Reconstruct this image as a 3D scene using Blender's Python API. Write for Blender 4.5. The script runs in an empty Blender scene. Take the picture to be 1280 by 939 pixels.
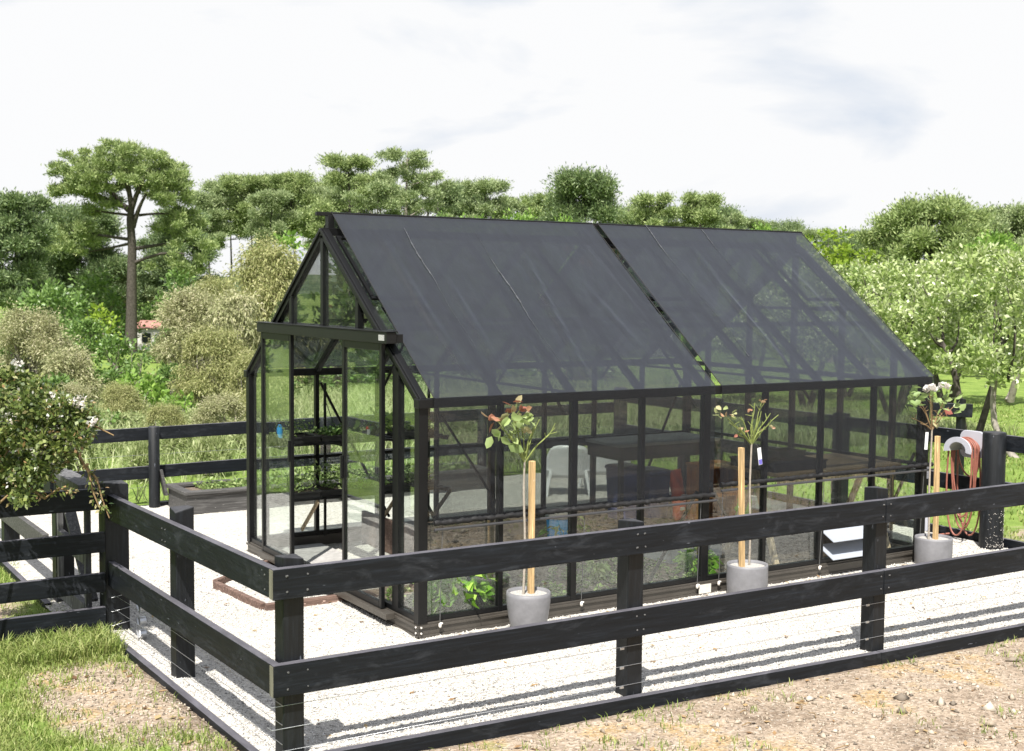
import bpy, math, random
import numpy as np
from mathutils import Vector, Matrix, Quaternion

SC = bpy.context.scene
COL = SC.collection
R = math.radians
rnd = random.Random(7)
rng = np.random.default_rng(11)

# ------------------------------------------------------------------ camera
CAM = np.array([-4.0288, -7.5921, 2.3809])
FWD = np.array([0.52896464, 0.8458438, -0.06888155])
RGT = np.array([0.84814012, -0.52970261, 0.00857211])
UPV = np.array([0.02923607, 0.06295555, 0.99758802])
FPX = 1595.1
cam_d = bpy.data.cameras.new('camera')
cam = bpy.data.objects.new('camera', cam_d); COL.objects.link(cam)
M = Matrix.Identity(4)
for r in range(3):
    M[r][0] = RGT[r]; M[r][1] = UPV[r]; M[r][2] = -FWD[r]; M[r][3] = CAM[r]
cam.matrix_world = M
cam_d.sensor_width = 36.0
cam_d.lens = FPX / 1280 * 36.0
cam_d.clip_start = 0.05; cam_d.clip_end = 20000
cam_d.dof.use_dof = True
cam_d.dof.focus_distance = 9.0
cam_d.dof.aperture_fstop = 5.6
SC.camera = cam

# ------------------------------------------------------------------ world, sun, exposure
SUN = Vector((-0.42, -0.47, 1.0)).normalized()      # towards the sun
sun_el = math.asin(SUN.z); sun_az = math.atan2(SUN.x, SUN.y) % (2 * math.pi)
W = bpy.data.worlds.new("World"); SC.world = W; W.use_nodes = True
nt = W.node_tree; nt.nodes.clear()
def N(tree, t, **kw):
    n = tree.nodes.new(t)
    for k, v in kw.items(): setattr(n, k, v)
    return n
out = N(nt, 'ShaderNodeOutputWorld'); bg = N(nt, 'ShaderNodeBackground')
sky = N(nt, 'ShaderNodeTexSky', sky_type='NISHITA', sun_disc=False)
sky.sun_elevation = sun_el; sky.sun_rotation = sun_az
tc = N(nt, 'ShaderNodeTexCoord')
mp = N(nt, 'ShaderNodeMapping'); mp.inputs['Scale'].default_value = (1, 1, 3.2)
mp.inputs['Location'].default_value = (7.4, 3.3, 0.93)
n1 = N(nt, 'ShaderNodeTexNoise'); n1.inputs['Scale'].default_value = 3.6; n1.inputs['Detail'].default_value = 7; n1.inputs['Roughness'].default_value = 0.52
n1.inputs['Distortion'].default_value = 0.35
r1 = N(nt, 'ShaderNodeValToRGB')                     # cloud tones: grey-blue bellies to white
r1.color_ramp.elements[0].position = 0.30; r1.color_ramp.elements[0].color = (0.64, 0.72, 0.84, 1)
r1.color_ramp.elements[1].position = 0.49; r1.color_ramp.elements[1].color = (0.97, 0.975, 0.985, 1)
sep = N(nt, 'ShaderNodeSeparateXYZ')
cov = N(nt, 'ShaderNodeMapRange'); cov.interpolation_type = 'SMOOTHSTEP'   # clouds stay low; blue overhead
cov.inputs['From Min'].default_value = 0.24; cov.inputs['From Max'].default_value = 0.52
cov.inputs['To Min'].default_value = 1.0; cov.inputs['To Max'].default_value = 0.12
cs = N(nt, 'ShaderNodeVectorMath', operation='SCALE'); cs.inputs['Scale'].default_value = 5.3
mx = N(nt, 'ShaderNodeMix', data_type='RGBA')
L = nt.links.new
L(tc.outputs['Generated'], mp.inputs['Vector']); L(mp.outputs['Vector'], n1.inputs['Vector'])
L(n1.outputs['Fac'], r1.inputs['Fac']); L(r1.outputs['Color'], cs.inputs[0])
L(tc.outputs['Generated'], sep.inputs[0]); L(sep.outputs['Z'], cov.inputs['Value'])
hsv = N(nt, 'ShaderNodeHueSaturation'); hsv.inputs['Saturation'].default_value = .35; L(sky.outputs['Color'], hsv.inputs['Color'])
L(cov.outputs['Result'], mx.inputs['Factor']); L(hsv.outputs['Color'], mx.inputs['A']); L(cs.outputs[0], mx.inputs['B'])
L(mx.outputs['Result'], bg.inputs['Color']); bg.inputs['Strength'].default_value = 0.10
L(bg.outputs[0], out.inputs['Surface'])

sl = bpy.data.lights.new('sun', 'SUN'); sl.energy = 4.2; sl.angle = R(0.53); sl.color = (1.0, 0.955, 0.88)
so = bpy.data.objects.new('sun', sl); COL.objects.link(so)
so.rotation_euler = (-SUN).to_track_quat('-Z', 'Y').to_euler(); so.location = (-20, -20, 40)
vs = SC.view_settings
vs.view_transform = 'Standard'; vs.look = 'None'; vs.gamma = 1; vs.use_curve_mapping = False
vs.exposure = 0.92
SC.cycles.transparent_max_bounces = 40
SC.cycles.max_bounces = 8; SC.cycles.diffuse_bounces = 3; SC.cycles.glossy_bounces = 4; SC.cycles.transmission_bounces = 6
SC.cycles.caustics_reflective = False; SC.cycles.caustics_refractive = False

# ------------------------------------------------------------------ materials
def mat(name):
    m = bpy.data.materials.new(name); m.use_nodes = True
    t = m.node_tree; t.nodes.clear()
    o = N(t, 'ShaderNodeOutputMaterial')
    return m, t, o
def pbsdf(t, col=(.5, .5, .5), rough=.6, spec=.5, metal=0.0):
    b = N(t, 'ShaderNodeBsdfPrincipled')
    b.inputs['Base Color'].default_value = (*col, 1); b.inputs['Roughness'].default_value = rough
    b.inputs['Specular IOR Level'].default_value = spec; b.inputs['Metallic'].default_value = metal
    return b
def ramp(t, stops):
    r = N(t, 'ShaderNodeValToRGB'); e = r.color_ramp.elements
    while len(e) < len(stops): e.new(0.5)
    for x, (p, c) in zip(e, stops): x.position = p; x.color = (*c, 1)
    return r
def noise(t, scale, detail=4, rough=.55, vec=None, dist=0):
    n = N(t, 'ShaderNodeTexNoise'); n.inputs['Scale'].default_value = scale; n.inputs['Detail'].default_value = detail
    n.inputs['Roughness'].default_value = rough; n.inputs['Distortion'].default_value = dist
    if vec is not None: t.links.new(vec, n.inputs['Vector'])
    return n
def objvec(t, scale=(1, 1, 1)):
    c = N(t, 'ShaderNodeTexCoord'); m = N(t, 'ShaderNodeMapping'); m.inputs['Scale'].default_value = scale
    t.links.new(c.outputs['Object'], m.inputs['Vector']); return m.outputs['Vector']
def worldvec(t, scale=(1, 1, 1)):
    g = N(t, 'ShaderNodeNewGeometry'); m = N(t, 'ShaderNodeMapping'); m.inputs['Scale'].default_value = scale
    t.links.new(g.outputs['Position'], m.inputs['Vector']); return m.outputs['Vector']
def bump(t, h, strength=.4, dist=.01):
    b = N(t, 'ShaderNodeBump'); b.inputs['Strength'].default_value = strength; b.inputs['Distance'].default_value = dist
    t.links.new(h, b.inputs['Height']); return b.outputs['Normal']
def mixc(t, f, a, b, blend='MIX'):
    m = N(t, 'ShaderNodeMix', data_type='RGBA', blend_type=blend)
    for k, v in (('Factor', f), ('A', a), ('B', b)):
        if isinstance(v, (int, float)): m.inputs[k].default_value = v
        elif isinstance(v, tuple): m.inputs[k].default_value = (*v, 1)
        else: t.links.new(v, m.inputs[k])
    return m.outputs['Result']
def simple(name, col, rough=.5, spec=.5, metal=0, var=.15, vscale=12, bmp=.1):
    m, t, o = mat(name); b = pbsdf(t, col, rough, spec, metal)
    n = noise(t, vscale, 5, .6, worldvec(t))
    r = ramp(t, [(.3, tuple(c * (1 - var) for c in col)), (.7, tuple(min(1, c * (1 + var)) for c in col))])
    t.links.new(n.outputs['Fac'], r.inputs['Fac']); t.links.new(r.outputs['Color'], b.inputs['Base Color'])
    if bmp: t.links.new(bump(t, n.outputs['Fac'], bmp, .004), b.inputs['Normal'])
    t.links.new(b.outputs[0], o.inputs['Surface']); return m

def timber(name, base, light, axis=0, rough=.62, scuff=.5, spec=.3, top_col=None):
    """stained board; grain runs along the given world axis"""
    m, t, o = mat(name); b = pbsdf(t, base, rough, spec)
    s = [22, 22, 22]; s[axis] = 1.1
    v = worldvec(t, tuple(s)); g = noise(t, 3.0, 6, .65, v, .4)
    s2 = [5.0, 5.0, 5.0]; s2[axis] = 1.6
    w = noise(t, 2.2, 7, .7, worldvec(t, tuple(s2)), .6)
    sm = [60, 60, 60]; sm[axis] = 12
    sp = noise(t, 1.0, 2, .5, worldvec(t, tuple(sm)))
    r = ramp(t, [(.32, tuple(c * .5 for c in base)), (.55, base), (.75, tuple(c * 2.4 for c in base))])
    t.links.new(g.outputs['Fac'], r.inputs['Fac'])
    rs = ramp(t, [(.53, (0, 0, 0)), (.62, (scuff * .35,) * 3), (.76, (scuff,) * 3)]); t.links.new(w.outputs['Fac'], rs.inputs['Fac'])
    c = mixc(t, rs.outputs['Color'], r.outputs['Color'], light)
    rk = ramp(t, [(.735, (0, 0, 0)), (.76, (1, 1, 1))]); t.links.new(sp.outputs['Fac'], rk.inputs['Fac'])
    c = mixc(t, rk.outputs['Color'], c, tuple(min(1, x * 2.5) for x in light))
    if top_col:                                     # upward faces take a lighter grey, varied by noise
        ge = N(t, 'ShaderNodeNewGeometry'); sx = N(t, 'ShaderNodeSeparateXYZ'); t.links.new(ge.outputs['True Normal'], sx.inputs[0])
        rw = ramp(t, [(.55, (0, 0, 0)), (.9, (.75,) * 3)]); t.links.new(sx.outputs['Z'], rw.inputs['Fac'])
        rv = ramp(t, [(.3, tuple(x * .55 for x in top_col)), (.7, tuple(x * 1.3 for x in top_col))]); t.links.new(w.outputs['Fac'], rv.inputs['Fac'])
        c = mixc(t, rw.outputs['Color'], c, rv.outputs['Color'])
    t.links.new(c, b.inputs['Base Color'])
    rr = N(t, 'ShaderNodeMapRange'); rr.inputs['To Min'].default_value = rough - .16; rr.inputs['To Max'].default_value = rough + .14
    t.links.new(w.outputs['Fac'], rr.inputs['Value']); t.links.new(rr.outputs[0], b.inputs['Roughness'])
    t.links.new(bump(t, g.outputs['Fac'], .35, .003), b.inputs['Normal'])
    t.links.new(b.outputs[0], o.inputs['Surface']); return m

BT = (.0066, .0088, .0125); BL = (.050, .055, .066); BTOP = (.135, .130, .150)
M_tx = timber('black_timber_x', BT, BL, 0, .6, .8, .28, BTOP)
M_ty = timber('black_timber_y', BT, BL, 1, .6, .8, .28, BTOP)
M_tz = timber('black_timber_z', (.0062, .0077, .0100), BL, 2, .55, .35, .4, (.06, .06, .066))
M_gt = timber('grey_timber', (.085, .083, .082), (.15, .145, .14), 0, .75, .5)
M_end = timber('raw_end_grain', (.20, .19, .15), (.34, .33, .27), 2, .85, .6)
M_stake = timber('stake_wood', (.58, .40, .20), (.66, .52, .33), 2, .7, .4)
M_lath = timber('pale_lath', (.52, .40, .27), (.6, .5, .36), 2, .7, .4)
M_desk = timber('orange_wood', (.45, .19, .055), (.55, .28, .10), 2, .5, .4)
M_bench = timber('bench_wood', (.50, .35, .20), (.6, .46, .30), 0, .6, .4)
M_edge = timber('brown_edging', (.16, .105, .085), (.3, .22, .19), 0, .8, .5)
M_alu = simple('black_aluminium', (.0060, .0062, .0068), .42, .32, 0, .2, 6, .03)
M_alug = simple('bronze_aluminium', (.062, .055, .047), .42, .6, 0, .2, 5, .03)
M_pot = simple('grey_fibreclay', (.20, .20, .215), .55, .4, 0, .14, 14, .15)
M_pebble = simple('pot_pebbles', (.42, .41, .39), .9, .2, 0, .5, 120, .9)
M_soil = simple('soil', (.16, .13, .105), .95, .1, 0, .55, 34, 1.0)
M_psoil = simple('potting_mix', (.045, .035, .028), .95, .1, 0, .5, 60, 1.0)
M_white = simple('white_plastic', (.86, .87, .89), .35, .5, 0, .02, 5, 0)
M_hanger = simple('hanger_plastic', (.55, .56, .63), .4, .5, 0, .06, 5, 0)
M_hangin = simple('hanger_drum', (.36, .38, .34), .5, .5, 0, .06, 5, 0)
M_hose = simple('red_hose', (.30, .115, .085), .45, .4, 0, .15, 20, 0)
M_bin = simple('navy_plastic', (.05, .07, .20), .4, .5, 0, .1, 5, 0)
M_blackp = simple('black_plastic', (.018, .018, .019), .45, .5, 0, .2, 10, .05)
M_blue = simple('blue_plastic', (.03, .32, .70), .4, .5, 0, .05, 5, 0)
M_greyp = simple('grey_plastic', (.32, .34, .35), .5, .4, 0, .08, 5, 0)
M_red = simple('red_bag', (.62, .09, .03), .4, .5, 0, .15, 18, .5)
M_lime = simple('lime_bag', (.25, .58, .05), .4, .5, 0, .15, 18, .5)
M_bagw = simple('bag_print', (.7, .7, .68), .5, .4, 0, .05, 18, 0)
M_tray = simple('louvre_blade', (.38, .41, .47), .2, .6, 0, .03, 5, 0)
M_galv = simple('galvanised_wire', (.55, .56, .58), .35, .6, .85, .1, 30, 0)
M_cord = simple('cord', (.12, .12, .12), .8, .2, 0, .1, 30, 0)
M_hook = simple('pale_hook', (.72, .68, .63), .5, .4, 0, .1, 60, 0)
M_paver = simple('concrete_paver', (.40, .39, .38), .85, .2, 0, .2, 16, .3)
M_conc = simple('grey_board', (.34, .36, .38), .8, .2, 0, .12, 10, .2)
M_bark = simple('bark', (.085, .075, .066), .95, .1, 0, .45, 9, .9)
M_barkp = simple('pale_bark', (.30, .27, .24), .95, .1, 0, .35, 12, .7)
M_twig = simple('green_twig', (.22, .26, .08), .7, .2, 0, .3, 40, 0)
M_cane = simple('brown_cane', (.25, .17, .09), .8, .2, 0, .3, 40, .2)
M_pstem = simple('pale_stem', (.36, .32, .27), .8, .2, 0, .25, 60, .3)
M_hwall = simple('cream_wall', (.72, .70, .66), .8, .2, 0, .04, 3, 0)
M_hroof = simple('pink_roof', (.42, .22, .19), .8, .2, 0, .1, 3, 0)
M_purple = simple('purple_print', (.16, .14, .55), .5, .4, 0, .05, 5, 0)
M_windowd = simple('dark_window', (.03, .035, .04), .15, .6, 0, .1, 3, 0)

# glass: architectural, thin
def glass(name, tint, r0=.045, dirt=.02):
    m, t, o = mat(name)
    g = N(t, 'ShaderNodeNewGeometry')
    dp = N(t, 'ShaderNodeVectorMath', operation='DOT_PRODUCT'); t.links.new(g.outputs['Normal'], dp.inputs[0]); t.links.new(g.outputs['Incoming'], dp.inputs[1])
    ab = N(t, 'ShaderNodeMath', operation='ABSOLUTE'); t.links.new(dp.outputs['Value'], ab.inputs[0])
    om = N(t, 'ShaderNodeMath', operation='SUBTRACT'); om.inputs[0].default_value = 1; t.links.new(ab.outputs[0], om.inputs[1])
    pw = N(t, 'ShaderNodeMath', operation='POWER'); pw.inputs[1].default_value = 4.6; t.links.new(om.outputs[0], pw.inputs[0])
    ma = N(t, 'ShaderNodeMath', operation='MULTIPLY_ADD'); ma.inputs[1].default_value = 1 - r0; ma.inputs[2].default_value = r0; t.links.new(pw.outputs[0], ma.inputs[0])
    tr = N(t, 'ShaderNodeBsdfTransparent'); tr.inputs['Color'].default_value = (*tint, 1)
    gl = N(t, 'ShaderNodeBsdfGlossy'); gl.inputs['Roughness'].default_value = 0.0
    gl.inputs['Color'].default_value = (.95, .97, 1, 1)
    df = N(t, 'ShaderNodeBsdfDiffuse'); df.inputs['Color'].default_value = (.5, .52, .5, 1)
    nn = noise(t, 3.0, 4, .6, worldvec(t, (1, 1, .4)))
    rr = ramp(t, [(.35, (0, 0, 0)), (.8, (dirt * 3,) * 3)]); t.links.new(nn.outputs['Fac'], rr.inputs['Fac'])
    m0 = N(t, 'ShaderNodeMixShader'); t.links.new(rr.outputs['Color'], m0.inputs[0]); t.links.new(tr.outputs[0], m0.inputs[1]); t.links.new(df.outputs[0], m0.inputs[2])
    m1 = N(t, 'ShaderNodeMixShader'); t.links.new(ma.outputs[0], m1.inputs[0]); t.links.new(m0.outputs[0], m1.inputs[1]); t.links.new(gl.outputs[0], m1.inputs[2])
    t.links.new(m1.outputs[0], o.inputs['Surface']); return m
M_glass = glass('clear_glass', (.955, .985, .965), .085, .015)

# shade cloth: open knitted fabric
def cloth(name, open_, col, sheen):
    m, t, o = mat(name)
    tr = N(t, 'ShaderNodeBsdfTransparent')
    b = pbsdf(t, col, .6, .5); b.inputs['Sheen Weight'].default_value = sheen; b.inputs['Sheen Roughness'].default_value = .45; b.inputs['Sheen Tint'].default_value = (.55, .62, .78, 1)
    v = objvec(t, (1.0, 1.0, 1.0))
    st = noise(t, 2.0, 5, .6, objvec(t, (3.0, .25, .25)), .3)
    fi = noise(t, 9, 6, .65, objvec(t, (2.4, .8, .8)))
    r = ramp(t, [(.3, tuple(c * .8 for c in col)), (.72, tuple(c * 1.35 for c in col))])
    t.links.new(fi.outputs['Fac'], r.inputs['Fac']); t.links.new(r.outputs['Color'], b.inputs['Base Color'])
    tl = N(t, 'ShaderNodeBsdfTranslucent'); tl.inputs['Color'].default_value = (*[c * 1.2 for c in col], 1)
    ms = N(t, 'ShaderNodeMixShader'); ms.inputs[0].default_value = .25
    t.links.new(b.outputs[0], ms.inputs[1]); t.links.new(tl.outputs[0], ms.inputs[2])
    ro = ramp(t, [(.3, (open_ * .92,) * 3), (.7, (min(1, open_ * 1.08),) * 3)]); t.links.new(st.outputs['Fac'], ro.inputs['Fac'])
    m2 = N(t, 'ShaderNodeMixShader'); t.links.new(ro.outputs['Color'], m2.inputs[0]); t.links.new(ms.outputs[0], m2.inputs[1]); t.links.new(tr.outputs[0], m2.inputs[2])
    t.links.new(bump(t, fi.outputs['Fac'], .25, .006), b.inputs['Normal'])
    t.links.new(m2.outputs[0], o.inputs['Surface']); return m
M_cloth = cloth('black_shade_cloth', .19, (.016, .018, .025), .9)
M_clothw = cloth('black_shade_cloth_drop', .35, (.010, .011, .014), .22)
M_hem = simple('cloth_hem', (.010, .010, .011), .6, .5, 0, .5, 60, .8)

# leaves; every leaf carries a 'tint' value 0..1
def leafmat(name, stops, transl=.3, rough=.5, spec=.35):
    m, t, o = mat(name)
    a = N(t, 'ShaderNodeAttribute'); a.attribute_name = 'tint'
    oi = N(t, 'ShaderNodeObjectInfo')
    n = noise(t, .9, 3, .5, worldvec(t))
    mm = N(t, 'ShaderNodeMath', operation='MULTIPLY_ADD'); mm.inputs[1].default_value = .5; mm.inputs[2].default_value = -.25
    t.links.new(n.outputs['Fac'], mm.inputs[0])
    ad = N(t, 'ShaderNodeMath', operation='ADD'); t.links.new(a.outputs['Fac'], ad.inputs[0]); t.links.new(mm.outputs[0], ad.inputs[1])
    r = ramp(t, stops); t.links.new(ad.outputs[0], r.inputs['Fac'])
    b = pbsdf(t, (.1, .1, .1), rough, spec); t.links.new(r.outputs['Color'], b.inputs['Base Color'])
    tl = N(t, 'ShaderNodeBsdfTranslucent'); t.links.new(r.outputs['Color'], tl.inputs['Color'])
    ms = N(t, 'ShaderNodeMixShader'); ms.inputs[0].default_value = transl
    t.links.new(b.outputs[0], ms.inputs[1]); t.links.new(tl.outputs[0], ms.inputs[2]); t.links.new(ms.outputs[0], o.inputs['Surface'])
    return m
M_pine = leafmat('pine_needles', [(0, (.13, .185, .075)), (.5, (.285, .37, .14)), (1, (.48, .54, .24))], .22)
M_dpine = leafmat('dark_pine_needles', [(0, (.085, .13, .065)), (.5, (.18, .255, .11)), (1, (.33, .40, .18))], .22)
M_spine = leafmat('sage_pine_needles', [(0, (0.150, 0.213, 0.100)), (.5, (0.300, 0.375, 0.175)), (1, (0.500, 0.562, 0.300))], .22)
M_lgreen = leafmat('fresh_leaves', [(0, (0.097, 0.193, 0.034)), (.5, (0.220, 0.372, 0.068)), (1, (0.372, 0.522, 0.123))], .4)
M_ygreen = leafmat('lime_leaves', [(0, (0.138, 0.230, 0.023)), (.5, (0.276, 0.391, 0.046)), (1, (0.414, 0.506, 0.092))], .4)
M_silver = leafmat('silver_leaves', [(0, (.15, .24, .05)), (.42, (.32, .42, .125)), (.75, (.50, .57, .28)), (1, (.66, .69, .48))], .3, .35, .6)
M_beige = leafmat('tawny_leaves', [(0, (0.179, 0.202, 0.084)), (.4, (0.381, 0.398, 0.202)), (.75, (0.526, 0.504, 0.314)), (1, (0.650, 0.605, 0.437))], .3)
M_beigeg = leafmat('olive_tawny_leaves', [(0, (0.146, 0.179, 0.056)), (.45, (0.347, 0.370, 0.146)), (1, (0.582, 0.549, 0.302))], .3)
M_dgreen = leafmat('deep_green_leaves', [(0, (0.062, 0.131, 0.035)), (.5, (0.150, 0.250, 0.062)), (1, (0.275, 0.400, 0.125))], .25, .4, .5)
M_rose = leafmat('rose_bush_leaves', [(0, (.035, .065, .02)), (.45, (.12, .17, .045)), (.8, (.29, .34, .10)), (.97, (.45, .44, .24)), (1, (.42, .27, .13))], .3, .35, .6)
M_rosel = leafmat('standard_rose_leaves', [(0, (.20, .32, .10)), (.6, (.40, .48, .20)), (.8, (.48, .44, .25)), (.92, (.42, .22, .13)), (1, (.36, .12, .09))], .3, .4, .5)
M_petal = leafmat('white_petals', [(0, (0.620, 0.550, 0.500)), (.5, (0.780, 0.750, 0.700)), (1, (0.800, 0.800, 0.800))], .3)
M_herb = leafmat('seedling_leaves', [(0, (.12, .20, .06)), (.5, (.27, .38, .12)), (1, (.48, .56, .26))], .35)
M_chard = leafmat('salad_leaves', [(0, (.12, .28, .03)), (.5, (.26, .50, .06)), (1, (.46, .66, .14))], .4)
M_grass = leafmat('lawn_blades', [(0, (.13, .20, .04)), (.5, (.28, .36, .09)), (1, (.48, .50, .21))], .35)
M_meadow = leafmat('meadow_blades', [(0, (.22, .29, .11)), (.5, (.37, .43, .19)), (1, (.50, .53, .30))], .35)
M_litter = leafmat('dry_leaf', [(0, (0.160, 0.090, 0.050)), (.5, (0.380, 0.240, 0.120)), (1, (0.500, 0.380, 0.200))], .2)
M_stone = leafmat('white_chips', [(0, (.20, .195, .19)), (.12, (.45, .435, .41)), (.4, (.59, .575, .55)), (1, (.72, .705, .675))], 0, .85, .2)
M_seam_hl = simple('cloth_seam_highlight', (.05, .054, .064), .6, .5, 0, .5, 30, .3)
M_plate = simple('label_plate_grey', (.42, .42, .42), .5, .4, 0, .25, 90, 0)
M_grey = simple('bench_top_grey', (.30, .31, .30), .7, .4, 0, .2, 9, .1)
M_pebg = leafmat('verge_stones', [(0, (.14, .12, .10)), (.5, (.36, .30, .23)), (1, (.52, .46, .38))], 0, .9, .2)

def gravel_mat():
    m, t, o = mat('white_gravel'); b = pbsdf(t, (.6, .6, .58), .9, .15)
    v = N(t, 'ShaderNodeTexVoronoi'); v.inputs['Scale'].default_value = 62; t.links.new(worldvec(t), v.inputs['Vector'])
    sp = N(t, 'ShaderNodeSeparateColor'); t.links.new(v.outputs['Color'], sp.inputs['Color'])
    r = ramp(t, [(0, (.26, .25, .23)), (.10, (.47, .45, .415)), (.55, (.595, .57, .525)), (1, (.685, .66, .615))]); t.links.new(sp.outputs['Red'], r.inputs['Fac'])
    big = noise(t, 1.3, 5, .6, worldvec(t)); rb = ramp(t, [(.3, (.88, .87, .85)), (.6, (1, 1, 1))]); t.links.new(big.outputs['Fac'], rb.inputs['Fac'])
    t.links.new(mixc(t, 1.0, r.outputs['Color'], rb.outputs['Color'], 'MULTIPLY'), b.inputs['Base Color'])
    t.links.new(bump(t, v.outputs['Distance'], .9, .012), b.inputs['Normal']); b.inputs['Normal']
    t.links.new(b.outputs[0], o.inputs['Surface']); return m
M_gravel = gravel_mat()

def ground_mat():
    m, t, o = mat('earth_and_turf'); b = pbsdf(t, (.2, .2, .1), .95, .1)
    a = N(t, 'ShaderNodeAttribute'); a.attribute_name = 'dirt'
    n1 = noise(t, 2.3, 7, .68, worldvec(t)); n2 = noise(t, 55, 4, .7, worldvec(t)); n3 = noise(t, 1.5, 7, .65, worldvec(t))
    far = noise(t, .035, 6, .6, worldvec(t))
    gr = ramp(t, [(.3, (.12, .185, .045)), (.55, (.21, .29, .075)), (.8, (.30, .37, .12))]); t.links.new(n1.outputs['Fac'], gr.inputs['Fac'])
    gf = ramp(t, [(.35, (.8, .85, .75)), (.65, (1.1, 1.08, 1.0))]); t.links.new(far.outputs['Fac'], gf.inputs['Fac'])
    gg = mixc(t, 1.0, gr.outputs['Color'], gf.outputs['Color'], 'MULTIPLY')
    v = N(t, 'ShaderNodeTexVoronoi'); v.inputs['Scale'].default_value = 48; t.links.new(worldvec(t), v.inputs['Vector'])
    sp = N(t, 'ShaderNodeSeparateColor'); t.links.new(v.outputs['Color'], sp.inputs['Color'])
    peb = ramp(t, [(0, (.16, .125, .09)), (.35, (.34, .27, .20)), (.75, (.45, .37, .285)), (1, (.56, .50, .43))]); t.links.new(sp.outputs['Red'], peb.inputs['Fac'])
    clay = ramp(t, [(.36, (.15, .11, .085)), (.45, (.36, .285, .225)), (.53, (.46, .375, .295)), (.60, (.50, .33, .13)), (.68, (.50, .44, .37))]); t.links.new(n3.outputs['Fac'], clay.inputs['Fac'])
    dd = mixc(t, .5, clay.outputs['Color'], peb.outputs['Color'])
    dk = ramp(t, [(.35, (.6, .58, .55)), (.6, (1.1, 1.1, 1.1))]); t.links.new(n2.outputs['Fac'], dk.inputs['Fac'])
    dd = mixc(t, .8, dd, dk.outputs['Color'], 'MULTIPLY')
    ad = N(t, 'ShaderNodeMath', operation='MULTIPLY_ADD'); ad.inputs[1].default_value = .9; t.links.new(n1.outputs['Fac'], ad.inputs[0])
    su = N(t, 'ShaderNodeMath', operation='SUBTRACT'); su.inputs[1].default_value = .45; t.links.new(a.outputs['Fac'], su.inputs[0]); t.links.new(su.outputs[0], ad.inputs[2])
    rm = ramp(t, [(.42, (0, 0, 0)), (.58, (1, 1, 1))]); t.links.new(ad.outputs[0], rm.inputs['Fac'])
    t.links.new(mixc(t, rm.outputs['Color'], gg, dd), b.inputs['Base Color'])
    hh = mixc(t, .5, n2.outputs['Color'], v.outputs['Distance'])
    t.links.new(bump(t, hh, .8, .02), b.inputs['Normal'])
    t.links.new(b.outputs[0], o.inputs['Surface']); return m
M_ground = ground_mat()
def hill_mat():
    m, t, o = mat('wooded_hill'); b = pbsdf(t, (.1, .1, .1), 1, .05)
    n = noise(t, .02, 8, .7, worldvec(t)); r = ramp(t, [(.35, (.045, .075, .045)), (.6, (.10, .14, .08)), (.75, (.17, .22, .10))])
    t.links.new(n.outputs['Fac'], r.inputs['Fac']); t.links.new(r.outputs['Color'], b.inputs['Base Color'])
    t.links.new(b.outputs[0], o.inputs['Surface']); return m
M_hill = hill_mat()

# ------------------------------------------------------------------ builders
def tag(o, label=None, cat=None, group=None, kind=None):
    if label: o['label'] = label
    if cat: o['category'] = cat
    if group: o['group'] = group
    if kind: o['kind'] = kind
    return o
BASE = {}
def thing(name, loc, label, cat, group=None, rz=0):
    o = bpy.data.objects.new(name, None); COL.objects.link(o); o.location = loc; o.rotation_euler.z = rz
    o.empty_display_size = .2
    BASE[o.name] = (Vector(loc), rz)
    return tag(o, label, cat, group)
def raw_mesh(name, V, F, mat_, tint=None, smooth=False):
    """V (n,3); F (m,k) same k for every face"""
    V = np.asarray(V, np.float32); F = np.asarray(F, np.int32)
    me = bpy.data.meshes.new(name); k = F.shape[1]
    me.vertices.add(len(V)); me.vertices.foreach_set('co', V.ravel())
    me.loops.add(F.size); me.loops.foreach_set('vertex_index', F.ravel())
    me.polygons.add(len(F)); me.polygons.foreach_set('loop_start', np.arange(0, F.size, k, dtype=np.int32))
    me.polygons.foreach_set('loop_total', np.full(len(F), k, np.int32))
    if smooth: me.polygons.foreach_set('use_smooth', np.ones(len(F), bool))
    if tint is not None:
        a = me.attributes.new('tint', 'FLOAT', 'FACE'); a.data.foreach_set('value', np.asarray(tint, np.float32))
    me.update(calc_edges=True); me.materials.append(mat_)
    return me
def link(name, me, parent=None):
    o = bpy.data.objects.new(name, me); COL.objects.link(o)
    if parent is not None:
        o.parent = parent; BASE[o.name] = BASE[parent.name]
    else: BASE[o.name] = (Vector((0, 0, 0)), 0)
    return o
def unit(v):
    v = np.asarray(v, float); return v / (np.linalg.norm(v) + 1e-12)
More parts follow.
